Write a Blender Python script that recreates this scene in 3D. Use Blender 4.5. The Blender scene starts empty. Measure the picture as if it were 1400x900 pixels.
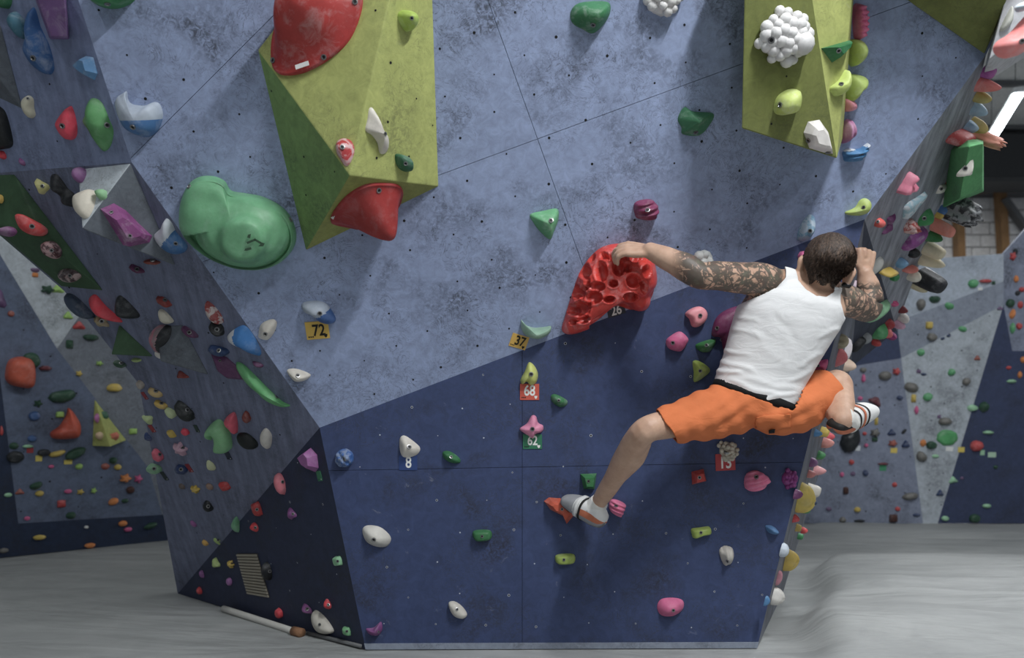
import bpy, bmesh, math, random
import numpy as np
from mathutils import Vector, Matrix

# ------------------------------------------------------------------ camera, world, lights, exposure
F = 1100.0; HZ = 560.0; CH = 0.9            # focal length in px, horizon row, lens height (m)
scene = bpy.context.scene
COL = scene.collection
camd = bpy.data.cameras.new('camera'); cam = bpy.data.objects.new('camera', camd); COL.objects.link(cam)
cam.location = (0, 0, CH); cam.rotation_euler = (math.pi/2, 0, 0)
camd.sensor_width = 36; camd.lens = 36*F/1400; camd.shift_y = (HZ-450)/1400
camd.clip_start = 0.05; camd.clip_end = 100
camd.dof.use_dof = True; camd.dof.focus_distance = 2.75; camd.dof.aperture_fstop = 2.2
scene.camera = cam
w = bpy.data.worlds.new('world'); scene.world = w; w.use_nodes = True
w.node_tree.nodes['Background'].inputs[0].default_value = (0.80, 0.86, 0.95, 1)
w.node_tree.nodes['Background'].inputs[1].default_value = 0.15
LIGHTS = [  # hall tube lamps: x, y, z, yaw, length, watts
    (1.35, 0.55, 3.9, 0.10, 1.2, 112), (-1.9, 0.3, 3.95, 0.10, 1.5, 9), (0.2, -1.9, 3.95, 0.1, 1.5, 22),
    (3.6, 3.3, 3.9, 0.2, 1.5, 40), (-3.4, 3.2, 3.95, 0.1, 1.5, 8), (3.0, -1.5, 3.95, 0.1, 1.5, 26),
]
scene.view_settings.view_transform = 'Standard'; scene.view_settings.look = 'None'
scene.view_settings.gamma = 1.0; scene.view_settings.use_curve_mapping = False
scene.view_settings.exposure = 0.27

# ------------------------------------------------------------------ helpers
R0 = random.Random(7)
CAM = np.array([0, 0, CH])
def A(*v): return np.array(v, float)
def unit(v): v = np.array(v, float); return v/np.linalg.norm(v)
def ray(x, y): return A((x-700)/F, 1, (HZ-y)/F)
def at(x, y, Y): return CAM + ray(x, y)*Y
def fl(x, y): return at(x, y, CH*F/(y-HZ))
class Plane:
    def __init__(s, a, b, c):
        s.o = A(*a); n = unit(np.cross(A(*b)-s.o, A(*c)-s.o))
        if n @ (CAM-s.o) < 0: n = -n
        s.n = n; z = A(0, 0, 1); s.uy = unit(z-(z@n)*n); s.ux = np.cross(s.uy, n)
    def hit(s, x, y, h=0.0):
        d = ray(x, y); return CAM + d*(((s.o+s.n*h-CAM)@s.n)/(d@s.n))
    def uv(s, p): q = p-s.o; return (q@s.ux, q@s.uy)
    def pt(s, u, v, h=0.0): return s.o+s.ux*u+s.uy*v+s.n*h
    def mat(s, p):
        m = Matrix.Identity(4)
        for i in range(3):
            m[i][0] = s.ux[i]; m[i][1] = s.uy[i]; m[i][2] = s.n[i]; m[i][3] = p[i]
        return m
DESAT = 0.20
def lin(c):
    c = [v/255 for v in c]
    c = [v/12.92 if v <= .04045 else ((v+.055)/1.055)**2.4 for v in c]
    g = .25*c[0]+.6*c[1]+.15*c[2]
    return tuple(v+(g-v)*DESAT for v in c)
def mesh_obj(name, verts, faces, mats, parent=None, smooth=False, matrix=None, midx=None):
    me = bpy.data.meshes.new(name)
    me.from_pydata([tuple(map(float, v)) for v in verts], [], [tuple(f) for f in faces])
    for m in (mats if isinstance(mats, (list, tuple)) else [mats]): me.materials.append(m)
    if midx is not None: me.polygons.foreach_set('material_index', [int(i) for i in midx])
    if smooth: me.polygons.foreach_set('use_smooth', [True]*len(me.polygons))
    me.validate(); me.update()
    o = bpy.data.objects.new(name, me); COL.objects.link(o)
    if matrix is not None: o.matrix_world = matrix
    if parent is not None: o.parent = parent
    return o
def fix_normals(o):
    bm = bmesh.new(); bm.from_mesh(o.data); bmesh.ops.recalc_face_normals(bm, faces=bm.faces); bm.to_mesh(o.data); bm.free()
def empty(name, loc=(0, 0, 0)):
    o = bpy.data.objects.new(name, None); COL.objects.link(o); o.location = loc; o.empty_display_size = .05; return o
def tag(o, label, cat, group=None):
    o['label'] = label; o['category'] = cat
    if group: o['group'] = group
    return o
def struct(o): o['kind'] = 'structure'; return o

# ------------------------------------------------------------------ materials
def newmat(name):
    m = bpy.data.materials.new(name); m.use_nodes = True
    nt = m.node_tree; return m, nt, nt.nodes['Principled BSDF']
def N(nt, t, **kw):
    n = nt.nodes.new(t)
    for k, v in kw.items():
        if k in n.inputs: n.inputs[k].default_value = v
        else: setattr(n, k, v)
    return n
def ramp(nt, fac, stops):
    r = nt.nodes.new('ShaderNodeValToRGB'); e = r.color_ramp.elements
    e[0].position, e[0].color = stops[0][0], (*stops[0][1], 1); e[1].position, e[1].color = stops[-1][0], (*stops[-1][1], 1)
    for p, c in stops[1:-1]: x = e.new(p); x.color = (*c, 1)
    nt.links.new(fac, r.inputs[0]); return r.outputs[0]
def mix(nt, fac, a, b, mode='MIX'):
    m = nt.nodes.new('ShaderNodeMix'); m.data_type = 'RGBA'; m.blend_type = mode
    for s, v in ((m.inputs[0], fac), (m.inputs[6], a), (m.inputs[7], b)):
        if hasattr(v, 'is_linked'): nt.links.new(v, s)
        elif isinstance(v, (int, float)): s.default_value = v
        else: s.default_value = (*v[:3], 1)
    return m.outputs[2]
def coords(nt, scale=(1, 1, 1), rot=(0, 0, 0), loc=(0, 0, 0)):
    tc = nt.nodes.new('ShaderNodeTexCoord'); mp = nt.nodes.new('ShaderNodeMapping')
    mp.inputs['Scale'].default_value = scale; mp.inputs['Rotation'].default_value = rot; mp.inputs['Location'].default_value = loc
    nt.links.new(tc.outputs['Object'], mp.inputs[0]); return mp.outputs[0]
def noise(nt, vec, scale, detail=6, rough=.6, dist=0):
    n = nt.nodes.new('ShaderNodeTexNoise'); n.inputs['Scale'].default_value = scale; n.inputs['Detail'].default_value = detail
    n.inputs['Roughness'].default_value = rough; n.inputs['Distortion'].default_value = dist
    nt.links.new(vec, n.inputs['Vector']); return n.outputs['Fac']
def bump(nt, b, h, strength=.2, dist=.01):
    n = nt.nodes.new('ShaderNodeBump'); n.inputs['Strength'].default_value = strength; n.inputs['Distance'].default_value = dist
    nt.links.new(h, n.inputs['Height']); nt.links.new(n.outputs[0], b.inputs['Normal'])
BW = lambda a, b: [(a, (0, 0, 0)), (b, (1, 1, 1))]
def wall_mat(name, col, smudge=.55, chalk=.3, streak=0, seed=0, rough=.62):
    """painted climbing plywood: mottled paint, rubber smudges, scratches and chalk"""
    m, nt, b = newmat(name); c = lin(col)
    v = coords(nt, loc=(seed*3.1, seed*1.7, seed))
    big = noise(nt, v, 2.6, 8, .62, .4)
    base = ramp(nt, big, [(.3, tuple(x*.80 for x in c)), (.7, tuple(min(1, x*1.18) for x in c))])
    fine = noise(nt, v, 26, 6, .7, .8)
    base = mix(nt, .55, base, ramp(nt, fine, [(.3, tuple(x*.62 for x in c)), (.72, tuple(min(1, x*1.3) for x in c))]))
    sm = noise(nt, v, 5.2, 5, .55, .3); sm2 = noise(nt, v, 60, 4, .7, 1.2)
    f1 = ramp(nt, sm, BW(.50, .70)); f2 = ramp(nt, sm2, BW(.36, .6))
    mm = N(nt, 'ShaderNodeMath', operation='MULTIPLY'); nt.links.new(f1, mm.inputs[0]); nt.links.new(f2, mm.inputs[1])
    mk = N(nt, 'ShaderNodeMath', operation='MULTIPLY'); nt.links.new(mm.outputs[0], mk.inputs[0]); mk.inputs[1].default_value = smudge
    base = mix(nt, mk.outputs[0], base, (.028, .028, .032))
    # thin dark scuffs
    vs = coords(nt, scale=(1, 1, 1), loc=(seed, 5, 2)); wv = noise(nt, vs, 13, 4, .6, 3.5)
    band = ramp(nt, wv, [(.470, (0, 0, 0)), (.492, (1, 1, 1)), (.514, (0, 0, 0))])
    gate = ramp(nt, noise(nt, vs, 4.1, 3), BW(.44, .6))
    g = N(nt, 'ShaderNodeMath', operation='MULTIPLY'); nt.links.new(band, g.inputs[0]); nt.links.new(gate, g.inputs[1])
    g2 = N(nt, 'ShaderNodeMath', operation='MULTIPLY'); nt.links.new(g.outputs[0], g2.inputs[0]); g2.inputs[1].default_value = smudge*.85
    base = mix(nt, g2.outputs[0], base, (.04, .042, .05))
    # chalk
    vc = coords(nt, loc=(seed*2+9, 1, 4)); ck = noise(nt, vc, 7.5, 9, .75, 2.2)
    cf = ramp(nt, ck, BW(.63, .80)); c3 = N(nt, 'ShaderNodeMath', operation='MULTIPLY'); nt.links.new(cf, c3.inputs[0]); c3.inputs[1].default_value = chalk
    base = mix(nt, c3.outputs[0], base, (.62, .64, .68))
    if streak:
        vst = coords(nt, scale=(14, 2.2, 1.5), rot=(0, .62, 0)); st = noise(nt, vst, 3, 5, .6)
        base = mix(nt, streak, base, ramp(nt, st, [(.35, tuple(x*.45 for x in c)), (.7, tuple(min(1, x*1.7) for x in c))]))
    nt.links.new(base, b.inputs['Base Color']); b.inputs['Roughness'].default_value = rough
    b.inputs['Specular IOR Level'].default_value = .35
    bump(nt, b, fine, .12, .004)
    return m
_hm = {}
def hold_mat(col, chalk=.25, rough=.5, mott=None):
    k = (tuple(col), chalk, rough, mott)
    if k in _hm: return _hm[k]
    m, nt, b = newmat('hold_resin'); c = lin(col); v = coords(nt, loc=(len(_hm)*.37, 0, 0))
    n1 = noise(nt, v, 14, 5, .6); n2 = noise(nt, v, 90, 4, .6)
    base = ramp(nt, n1, [(.3, tuple(x*.78 for x in c)), (.72, tuple(min(1, x*1.15) for x in c))])
    if mott: base = mix(nt, ramp(nt, noise(nt, v, 38, 4, .6, .6), BW(.46, .54)), base, lin(mott))
    ch = N(nt, 'ShaderNodeMath', operation='MULTIPLY'); nt.links.new(ramp(nt, noise(nt, v, 20, 6, .7, .5), BW(.5, .78)), ch.inputs[0]); ch.inputs[1].default_value = chalk
    base = mix(nt, ch.outputs[0], base, (.75, .75, .76))
    nt.links.new(base, b.inputs['Base Color']); b.inputs['Roughness'].default_value = rough; b.inputs['Specular IOR Level'].default_value = .35
    bump(nt, b, n2, .25, .003); _hm[k] = m; return m
def plain(name, col, rough=.5, metal=0, emit=0):
    m, nt, b = newmat(name); b.inputs['Base Color'].default_value = (*lin(col), 1)
    n = noise(nt, coords(nt), 30, 3); r = ramp(nt, n, [(.2, (rough*.8,)*3), (.8, (min(1, rough*1.15),)*3)]); nt.links.new(r, b.inputs['Roughness'])
    b.inputs['Metallic'].default_value = metal
    if emit: b.inputs['Emission Color'].default_value = (*lin(col), 1); b.inputs['Emission Strength'].default_value = emit
    return m
# paint colours of the walls
M = {}
M['upper'] = wall_mat('wall_paint_light_blue', (146, 163, 202), .78, .22, 0, 1)
M['lower'] = wall_mat('wall_paint_dark_blue', (57, 73, 116), .75, .34, 0, 2)
M['side'] = wall_mat('wall_paint_grey_blue', (112, 120, 148), .60, .15, .35, 3)
M['sidetop'] = wall_mat('wall_paint_blue_grey', (128, 142, 180), .6, .2, .25, 4)
M['sidedark'] = wall_mat('wall_paint_deep_navy', (46, 55, 84), .6, .15, 0, 5)
M['right'] = wall_mat('wall_paint_charcoal_grey', (142, 146, 158), .6, .25, .6, 6)
M['rightdark'] = wall_mat('wall_paint_dark_slate', (64, 70, 88), .6, .15, .4, 7)
M['strip'] = wall_mat('wall_paint_worn_grey', (108, 112, 124), .4, .5, .5, 8)
M['bl_blue'] = wall_mat('far_wall_blue_grey', (98, 112, 140), .7, .15, 0, 9)
M['bl_white'] = wall_mat('far_wall_pale_grey', (190, 200, 208), .55, .2, 0, 10)
M['bl_mid'] = wall_mat('far_wall_mid_grey', (122, 130, 142), .7, .15, 0, 11)
M['bl_dark'] = wall_mat('far_wall_navy', (40, 55, 84), .6, .1, 0, 12)
M['br_blue'] = wall_mat('back_wall_blue_grey', (132, 142, 166), .7, .15, 0, 13)
M['br_light'] = wall_mat('back_wall_pale_blue', (172, 184, 200), .55, .2, 0, 14)
M['br_white'] = wall_mat('back_wall_pale_grey', (176, 186, 196), .7, .2, 0, 15)
M['br_mid'] = wall_mat('back_wall_mid_grey', (140, 150, 168), .5, .15, 0, 16)
M['br_dark'] = wall_mat('back_wall_navy', (58, 70, 104), .55, .15, 0, 17)
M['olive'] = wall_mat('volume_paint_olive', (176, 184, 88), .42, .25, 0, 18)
M['olive2'] = wall_mat('volume_olive_half_shade', (150, 156, 66), .40, .12, 0, 19)  # olive darkened to paint shade on undersides and sides of the volumes
M['olive3'] = wall_mat('volume_olive_dark_and_shaded', (118, 126, 50), .35, .1, 0, 20)  # corner wedge's own dark olive; painted shade on the tall volume's front
M['leaf'] = wall_mat('volume_paint_leaf_green', (120, 156, 80), .45, .1, 0, 21)
M['vgrey'] = wall_mat('volume_paint_grey', (104, 112, 122), .55, .35, 0, 22)
M['vgreen'] = wall_mat('volume_paint_green', (58, 92, 60), .5, .2, 0, 23)
M['vgreen2'] = wall_mat('volume_paint_bright_green', (84, 170, 98), .3, .35, 0, 24)
M['vwhite'] = wall_mat('volume_paint_white', (206, 206, 212), .3, .3, 0, 25)
M['back'] = plain('plywood_backing', (28, 28, 32), .9)
M['hole'] = plain('bolt_hole_dark', (14, 14, 16), .9)
M['holew'] = plain('bolt_hole_chalked', (190, 196, 206), .8)
M['steel'] = plain('bolt_steel', (150, 150, 150), .35, .9)
M['socket'] = plain('bolt_socket', (22, 22, 24), .6)
M['seam'] = plain('seam_dark', (40, 44, 56), .9)

# ------------------------------------------------------------------ planes of the climbing block
b0 = fl(500, 888); b1 = fl(1035, 886)
L = Plane(b0, b1, b0+A(0, -.07, 1))
E1 = L.hit(437, 585); E2 = L.hit(1182, 300)
_u = unit(E2-E1); _v = np.cross(L.n, _u); _v = _v*np.sign(_v[2]); _t = math.radians(20)
U = Plane(E1, E2, E1+math.cos(_t)*_v+math.sin(_t)*L.n)
C0 = U.hit(180, 222); D0 = U.hit(107, 0); R1 = U.hit(1348, 75)
SA = fl(243, 812)
S = Plane(SA, E1, C0); DK = Plane(SA, b0, E1)
T = Plane(C0, D0, S.hit(0, 237))
H0 = at(1163, 503, 3.7)
K = Plane(b1, E2, H0); RP = Plane(E2, R1, H0)

# ------------------------------------------------------------------ wall building
def clip(poly, a, n, g):
    """keep the part of a 2D polygon where (p-a).n >= g"""
    out = []; m = len(poly)
    for i in range(m):
        p, q = poly[i], poly[(i+1) % m]
        dp = (p[0]-a[0])*n[0]+(p[1]-a[1])*n[1]-g; dq = (q[0]-a[0])*n[0]+(q[1]-a[1])*n[1]-g
        if dp >= 0: out.append(p)
        if dp*dq < 0:
            t = dp/(dp-dq); out.append((p[0]+t*(q[0]-p[0]), p[1]+t*(q[1]-p[1])))
    return out
def slab(name, pl, poly, mat, parent, top=0.0, thick=.02):
    n = len(poly)
    if n < 3: return None
    ar = sum(poly[i][0]*poly[(i+1) % n][1]-poly[(i+1) % n][0]*poly[i][1] for i in range(n))
    if ar < 0: poly = poly[::-1]
    vs = [pl.pt(u, v, top) for u, v in poly]+[pl.pt(u, v, top-thick) for u, v in poly]
    fs = [tuple(range(n)), tuple(range(2*n-1, n-1, -1))]+[(i, n+i, n+(i+1) % n, (i+1) % n) for i in range(n)]
    return mesh_obj(name, vs, fs, mat, parent)
def wall(name, pl, px, mat, seams=(), gap=.0016, pts=None):
    """a facet of the block: a backing sheet that parents one slab per plywood panel, split along the seams"""
    poly = [pl.uv(p) for p in pts] if pts is not None else [pl.uv(pl.hit(*p)) for p in px]
    par = slab(name, pl, poly, M['back'], None, -.012, .03); struct(par)
    parts = [poly]
    for s in seams:
        (x0, y0, x1, y1) = s[:4]
        a = pl.uv(pl.hit(x0, y0)); b = pl.uv(pl.hit(x1, y1)); d = (b[0]-a[0], b[1]-a[1]); l = math.hypot(*d); n = (-d[1]/l, d[0]/l)
        nw = []
        for p in parts:
            for sg in (1, -1):
                q = clip(p, a, (n[0]*sg, n[1]*sg), gap/2)
                if len(q) > 2: nw.append(q)
        parts = nw
    for p in parts: slab('panel', pl, p, mat, par, 0, .0115)
    return par
def zones(name, pl, lst):
    allp = [p for z in lst for p in z[0]]
    par = None
    for px, mat in lst:
        poly = [pl.uv(pl.hit(*p)) for p in px]
        if par is None: par = struct(slab(name, pl, poly, M[mat], None, 0, .03))
        else: slab('panel', pl, poly, M[mat], par, 0, .03)
    return par
def inpoly(x, y, P):
    c = False; n = len(P); j = n-1
    for i in range(n):
        if (P[i][1] > y) != (P[j][1] > y) and x < (P[j][0]-P[i][0])*(y-P[i][1])/(P[j][1]-P[i][1])+P[i][0]: c = not c
        j = i
    return c
def proj(p): return (700+F*p[0]/p[1], HZ-F*(p[2]-CH)/p[1])
def bolt_holes(pl, px, parent, step=.2, ang=0, r=.0042, mat='hole', jit=.02, seed=1, skip=.15, h=.0006, ring=None):
    rr = random.Random(seed); vs = []; fs = []; mi = []
    poly = [pl.uv(pl.hit(*p)) for p in px]
    ca, sa = math.cos(ang), math.sin(ang); us = [p[0] for p in poly]; vv = [p[1] for p in poly]
    cu, cv = (min(us)+max(us))/2, (min(vv)+max(vv))/2; n = int(max(max(us)-min(us), max(vv)-min(vv))/step)+3
    for i in range(-n, n):
        for j in range(-n, n):
            a = (i+(.5 if j % 2 else 0))*step+rr.uniform(-jit, jit); b = j*step*.62+rr.uniform(-jit, jit)
            u, v = cu+a*ca-b*sa, cv+a*sa+b*ca
            if rr.random() < skip or not inpoly(u, v, poly): continue
            rs = r*rr.uniform(.6, 1.1)
            if ring: lay = ((rs*1.5, h, 1), (rs, h*1.6, 0)) if rr.random() < .5 else ((rs*.8, h, 1),)
            else: lay = ((rs, h, 0),)
            for rad, hh, k in lay:
                b0_ = len(vs)
                for t in range(8):
                    vs.append(pl.pt(u+rad*math.cos(t*math.pi/4), v+rad*math.sin(t*math.pi/4), hh))
                fs.append(tuple(range(b0_, b0_+8))); mi.append(k)
    o = mesh_obj('bolt_holes', vs, fs, [M[mat], M[ring or mat]], parent, midx=mi); o['kind'] = 'stuff'; return o

TOPY = -230
D1 = U.hit(55, TOPY)
UPX = [(437, 585), (180, 222), (107, 0), (32, TOPY), (1500, TOPY), (1348, 75), (1182, 300)]
wu = wall('wall_front_upper', U, UPX, M['upper'],
          [(667, 0, 735, 190), (735, 190, 1010, 89), (395, 0, 265, 130)])
bolt_holes(U, [(430, 570), (185, 225), (110, 0), (60, -150), (1400, -100), (1340, 80), (1182, 305)], wu, .17, math.radians(-22), .0046, seed=3)
LPX = [(437, 585), (1182, 300), (1035, 886), (500, 888)]
wl = wall('wall_front_lower', L, LPX, M['lower'], [(714, 400, 714, 885), (600, 641, 1100, 632)])
bolt_holes(L, [(442, 588), (1175, 310), (1032, 875), (505, 880)], wl, .19, 0, .0034, 'hole', .012, 4, .2, ring='holew')
# narrow kick strip along the foot of the front
kb = [L.hit(498, 880), L.hit(1037, 878), b1, b0]
slab('kick_strip', L, [L.uv(p) for p in kb], M['br_mid'], wl, .004, .004)
ws = wall('wall_left_side', S, [(243, 812), (437, 585), (180, 222), (-60, 241), (-60, 300), (0, 322), (88, 398), (190, 525)], M['side'])
bolt_holes(S, [(250, 780), (430, 585), (182, 235), (0, 245), (95, 398), (195, 530)], ws, .24, .5, .0038, seed=6)
wd = wall('wall_left_lower', DK, [(243, 812), (500, 888), (437, 585)], M['sidedark'])
bolt_holes(DK, [(255, 805), (490, 880), (435, 595)], wd, .22, 0, .003, 'hole', .02, 8, .3, ring='holew')
wt = wall('wall_left_top', T, [(180, 222), (107, 0), (32, TOPY), (-120, TOPY), (-60, 241)], M['sidetop'])
bolt_holes(T, [(175, 215), (105, 0), (60, -100), (-40, -100), (-40, 235)], wt, .22, .3, .004, seed=9)
# right hand faces
SIL = [(1348, 75), (1331, 146), (1309, 214), (1265, 340), (1230, 435), (1163, 503)]
RPX = [(1182, 300)]+SIL
rl = [p for p in [(1182, 300), (1348, 75), (1331, 146), (1309, 214), (1265, 340), (1230, 435), (1226, 456)]]
wr = wall('wall_right_side', RP, [(1182, 300)]+SIL[:5]+[(1226, 452)], M['right'])
wall('wall_right_lower', RP, [(1182, 300), (1226, 452), (1163, 503)], M['rightdark'])
G0 = K.hit(1070, 812)
wk = wall('wall_right_strip', K, None, M['strip'], pts=[b1, E2, H0, G0])

# ------------------------------------------------------------------ floor, hall shell
def floor_mat():
    m, nt, b = newmat('mat_vinyl_grey'); v = coords(nt); vs = coords(nt, scale=(.8, 1.5, 1), rot=(0, 0, .2))
    n1 = noise(nt, vs, .9, 6, .55, .6); n2 = noise(nt, vs, 4.5, 6, .6, 1.0)
    c = ramp(nt, n1, [(.25, lin((134, 138, 138))), (.55, lin((158, 161, 160))), (.78, lin((178, 181, 180)))])
    c = mix(nt, .24, c, ramp(nt, n2, [(.3, lin((124, 127, 128))), (.7, lin((186, 188, 187)))]))
    nt.links.new(c, b.inputs['Base Color']); b.inputs['Roughness'].default_value = .56; b.inputs['Specular IOR Level'].default_value = .35
    vw = coords(nt, scale=(.5, 1.7, 1), rot=(0, 0, .25)); wr_ = noise(nt, vw, 1.5, 4, .5, 1.6)
    bump(nt, b, wr_, .42, .09); return m
M['floor'] = floor_mat()
def heights(x, y):
    h = .006*math.sin(2.1*x+1.3*y)+.005*math.sin(5.3*x-2.2*y+1)
    # pad edge folded up along the right side of the block
    sm = lambda t: 0 if t <= 0 else 1 if t >= 1 else t*t*(3-2*t)
    xb = 1.16+.40*(y-3.25)+.03*math.sin(y*7)
    e = .085*sm((x-xb)/.16)*sm((4.75-y)/.22)*sm((y-2.7)/.5)
    cr = .010*math.sin(9*(x-xb)+2.5*y)*math.exp(-((x-xb-.25)/.3)**2)*sm((4.6-y)/.5) if x > xb else 0
    return max(0, h)*.6+e+cr*.6+(.005*math.sin(3.2*x+7*y)+.004*math.sin(11*y-2*x) if x > xb else 0)
vs = []; fs = []; nx, ny = 260, 200
xs = np.linspace(-6, 7, nx); ys = np.linspace(1.2, 7.2, ny)
for y in ys:
    for x in xs:
        vs.append((x, y, heights(x, y)-.004))
for j in range(ny-1):
    for i in range(nx-1): fs.append((j*nx+i, j*nx+i+1, (j+1)*nx+i+1, (j+1)*nx+i))
n0 = len(vs); vs += [(-9, -5, -.004), (9, -5, -.004), (9, 1.2, -.004), (-9, 1.2, -.004), (-9, 7.2, -.004), (-9, 12, -.004), (9, 12, -.004), (9, 7.2, -.004)]
fs += [(n0, n0+1, n0+2, n0+3), (n0+4, n0+7, n0+6, n0+5)]
struct(mesh_obj('floor', vs, fs, M['floor'], smooth=True))
# far left climbing wall
f0 = fl(0, 763); f1 = fl(225, 740); BL = Plane(f0, f1, f0+A(.03, -.10, 1))
zones('wall_back_left', BL, [
    ([(-100, 180), (0, 348), (78, 477), (203, 640), (222, 704), (25, 716), (-2, 500), (-100, 500)], 'bl_blue'),
    ([(-100, 500), (-2, 500), (25, 716), (-100, 728)], 'bl_dark'),
    ([(-100, 728), (25, 716), (222, 704), (262, 701), (262, 736), (0, 763), (-100, 773)], 'bl_dark'),
    ([(-100, 180), (-30, 180), (95, 395), (108, 433), (78, 477), (0, 348)], 'bl_white'),
    ([(108, 433), (95, 395), (240, 500), (262, 701), (222, 704), (203, 640), (78, 477)], 'bl_mid')])
bolt_holes(BL, [(-20, 340), (80, 480), (200, 640), (215, 700), (20, 710)], bpy.data.objects['wall_back_left'], .3, 0, .006, seed=12)
# far right climbing wall
g0 = fl(1050, 716); BR = Plane(g0, g0+A(1, 0, 0), g0+A(0, -.06, 1))
zones('wall_back_right', BR, [
    ([(1020, 525), (1232, 490), (1262, 716), (1020, 716)], 'br_blue'),
    ([(1020, 455), (1226, 440), (1232, 490), (1020, 525)], 'br_dark'),
    ([(1232, 490), (1372, 417), (1282, 716), (1262, 716)], 'br_white'),
    ([(1226, 440), (1372, 385), (1372, 417), (1232, 490)], 'br_mid'),
    ([(1150, 362), (1372, 347), (1372, 385), (1226, 440), (1150, 447)], 'br_light'),
    ([(1372, 417), (1384, 480), (1750, 480), (1750, 716), (1282, 716)], 'br_dark'),
    ([(1372, 347), (1460, 250), (1750, 250), (1750, 480), (1384, 480), (1372, 417)], 'br_blue')])
wbr = bpy.data.objects['wall_back_right']
bolt_holes(BR, [(1225, 450), (1370, 390), (1285, 710), (1262, 710)], wbr, .22, 0, .006, seed=13)
bolt_holes(BR, [(1030, 530), (1230, 492), (1260, 710), (1030, 710)], wbr, .22, 0, .006, seed=14)
# the white block wall of the hall with its own courses, and timber in front of it
BY = 11.0
M['mortar'] = plain('mortar_grey', (150, 148, 146), .9)
M['brick'] = wall_mat('brick_white_paint', (240, 238, 234), .25, .1, 0, 31)
bw = struct(mesh_obj('wall_back', [(-9, BY+.02, 0), (9, BY+.02, 0), (9, BY+.02, 4.3), (-9, BY+.02, 4.3), (-9, BY+.25, 0), (9, BY+.25, 0), (9, BY+.25, 4.3), (-9, BY+.25, 4.3)],
     [(0, 1, 2, 3), (5, 4, 7, 6), (0, 3, 7, 4), (1, 5, 6, 2), (3, 2, 6, 7)], M['mortar']))
def box_mesh(name, sx, sy, sz, mat, bev=0):
    bm = bmesh.new(); bmesh.ops.create_cube(bm, size=1)
    bmesh.ops.scale(bm, vec=(sx, sy, sz), verts=bm.verts)
    if bev: bmesh.ops.bevel(bm, geom=list(bm.edges), offset=bev, segments=1, affect='EDGES')
    me = bpy.data.meshes.new(name); bm.to_mesh(me); bm.free(); me.materials.append(mat); return me
def add(name, me, loc, parent=None, rot=(0, 0, 0)):
    o = bpy.data.objects.new(name, me); COL.objects.link(o); o.location = loc; o.rotation_euler = rot
    if parent: o.parent = parent
    return o
bme = box_mesh('brick', .236, .05, .158, M['brick'], .008)
for r in range(15):
    for c in range(18):
        z = 1.32+.171*r; x = 4.4+.25*c+(.125 if r % 2 else 0)
        add('brick', bme, (x+R0.uniform(-.004, .004), BY+R0.uniform(-.006, .004), z), bw)
M['timber'] = wall_mat('timber_brown', (158, 116, 66), .4, .05, .3, 32)
M['steelbeam'] = plain('beam_grey', (96, 98, 100), .6)
def beam(name, a, b, wd_, dp, mat, label, cat):
    a = Vector(a); b = Vector(b); d = b-a
    o = mesh_obj(name, [(x*wd_/2, y*dp/2, z*d.length) for z in (0, 1) for x, y in ((-1, -1), (1, -1), (1, 1), (-1, 1))],
                 [(3, 2, 1, 0), (4, 5, 6, 7)]+[(i, (i+1) % 4, 4+(i+1) % 4, 4+i) for i in range(4)], mat)
    o.location = a; o.rotation_euler = d.to_track_quat('Z', 'Y').to_euler(); return tag(o, label, cat)
beam('timber_post', at(1320, 420, 10.85)*[1, 1, 0]+A(0, 0, .0), at(1310, 285, 10.85), .13, .1, M['timber'], 'brown timber post against the white block wall beside the rock-like hold', 'post')
beam('timber_post', at(1388, 420, 10.8)*[1, 1, 0], at(1366, 240, 10.8), .14, .1, M['timber'], 'brown timber post with a grey brace crossing it on the white block wall', 'post')
beam('steel_brace', at(1372, 272, 10.71), at(1425, 345, 10.71), .14, .06, M['steelbeam'], 'grey diagonal brace nailed across the timber post', 'brace')
beam('timber_rail', at(1330, 262, 10.68), at(1440, 246, 10.68), .1, .08, plain('timber_dark', (86, 52, 36), .7), 'dark reddish timber rail along the top of the white blocks', 'rail')
M['duct'] = plain('dark_panel', (58, 60, 62), .7)
o = mesh_obj('ventilation_duct', [], [], M['duct']); bpy.data.objects.remove(o)
dct = add('ventilation_duct', box_mesh('ventilation_duct', 5.0, .6, .62, M['duct'], .04), at(1400, 225, 10.3)+A(.5, 0, .02)); tag(dct, 'dark grey duct running under the ceiling above the block wall', 'duct')
M['ceiling'] = wall_mat('ceiling_panel_grey', (214, 216, 212), .2, .1, 0, 33)
ce = struct(mesh_obj('ceiling', [(-9, -5, 4.45), (9, -5, 4.45), (9, 12, 4.45), (-9, 12, 4.45), (-9, -5, 4.5), (9, -5, 4.5), (9, 12, 4.5), (-9, 12, 4.5)],
     [(3, 2, 1, 0), (4, 5, 6, 7)], M['ceiling']))
for k in range(4):
    add('trim_strip', box_mesh('trim_strip', 9, .07, .05, M['steelbeam']), (5, 6.0+1.35*k, 4.42), ce)
M['tube'] = plain('tube_glow', (240, 250, 255), .4, 0, 14)
M['fixture'] = plain('fixture_white', (225, 228, 228), .4)
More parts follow.
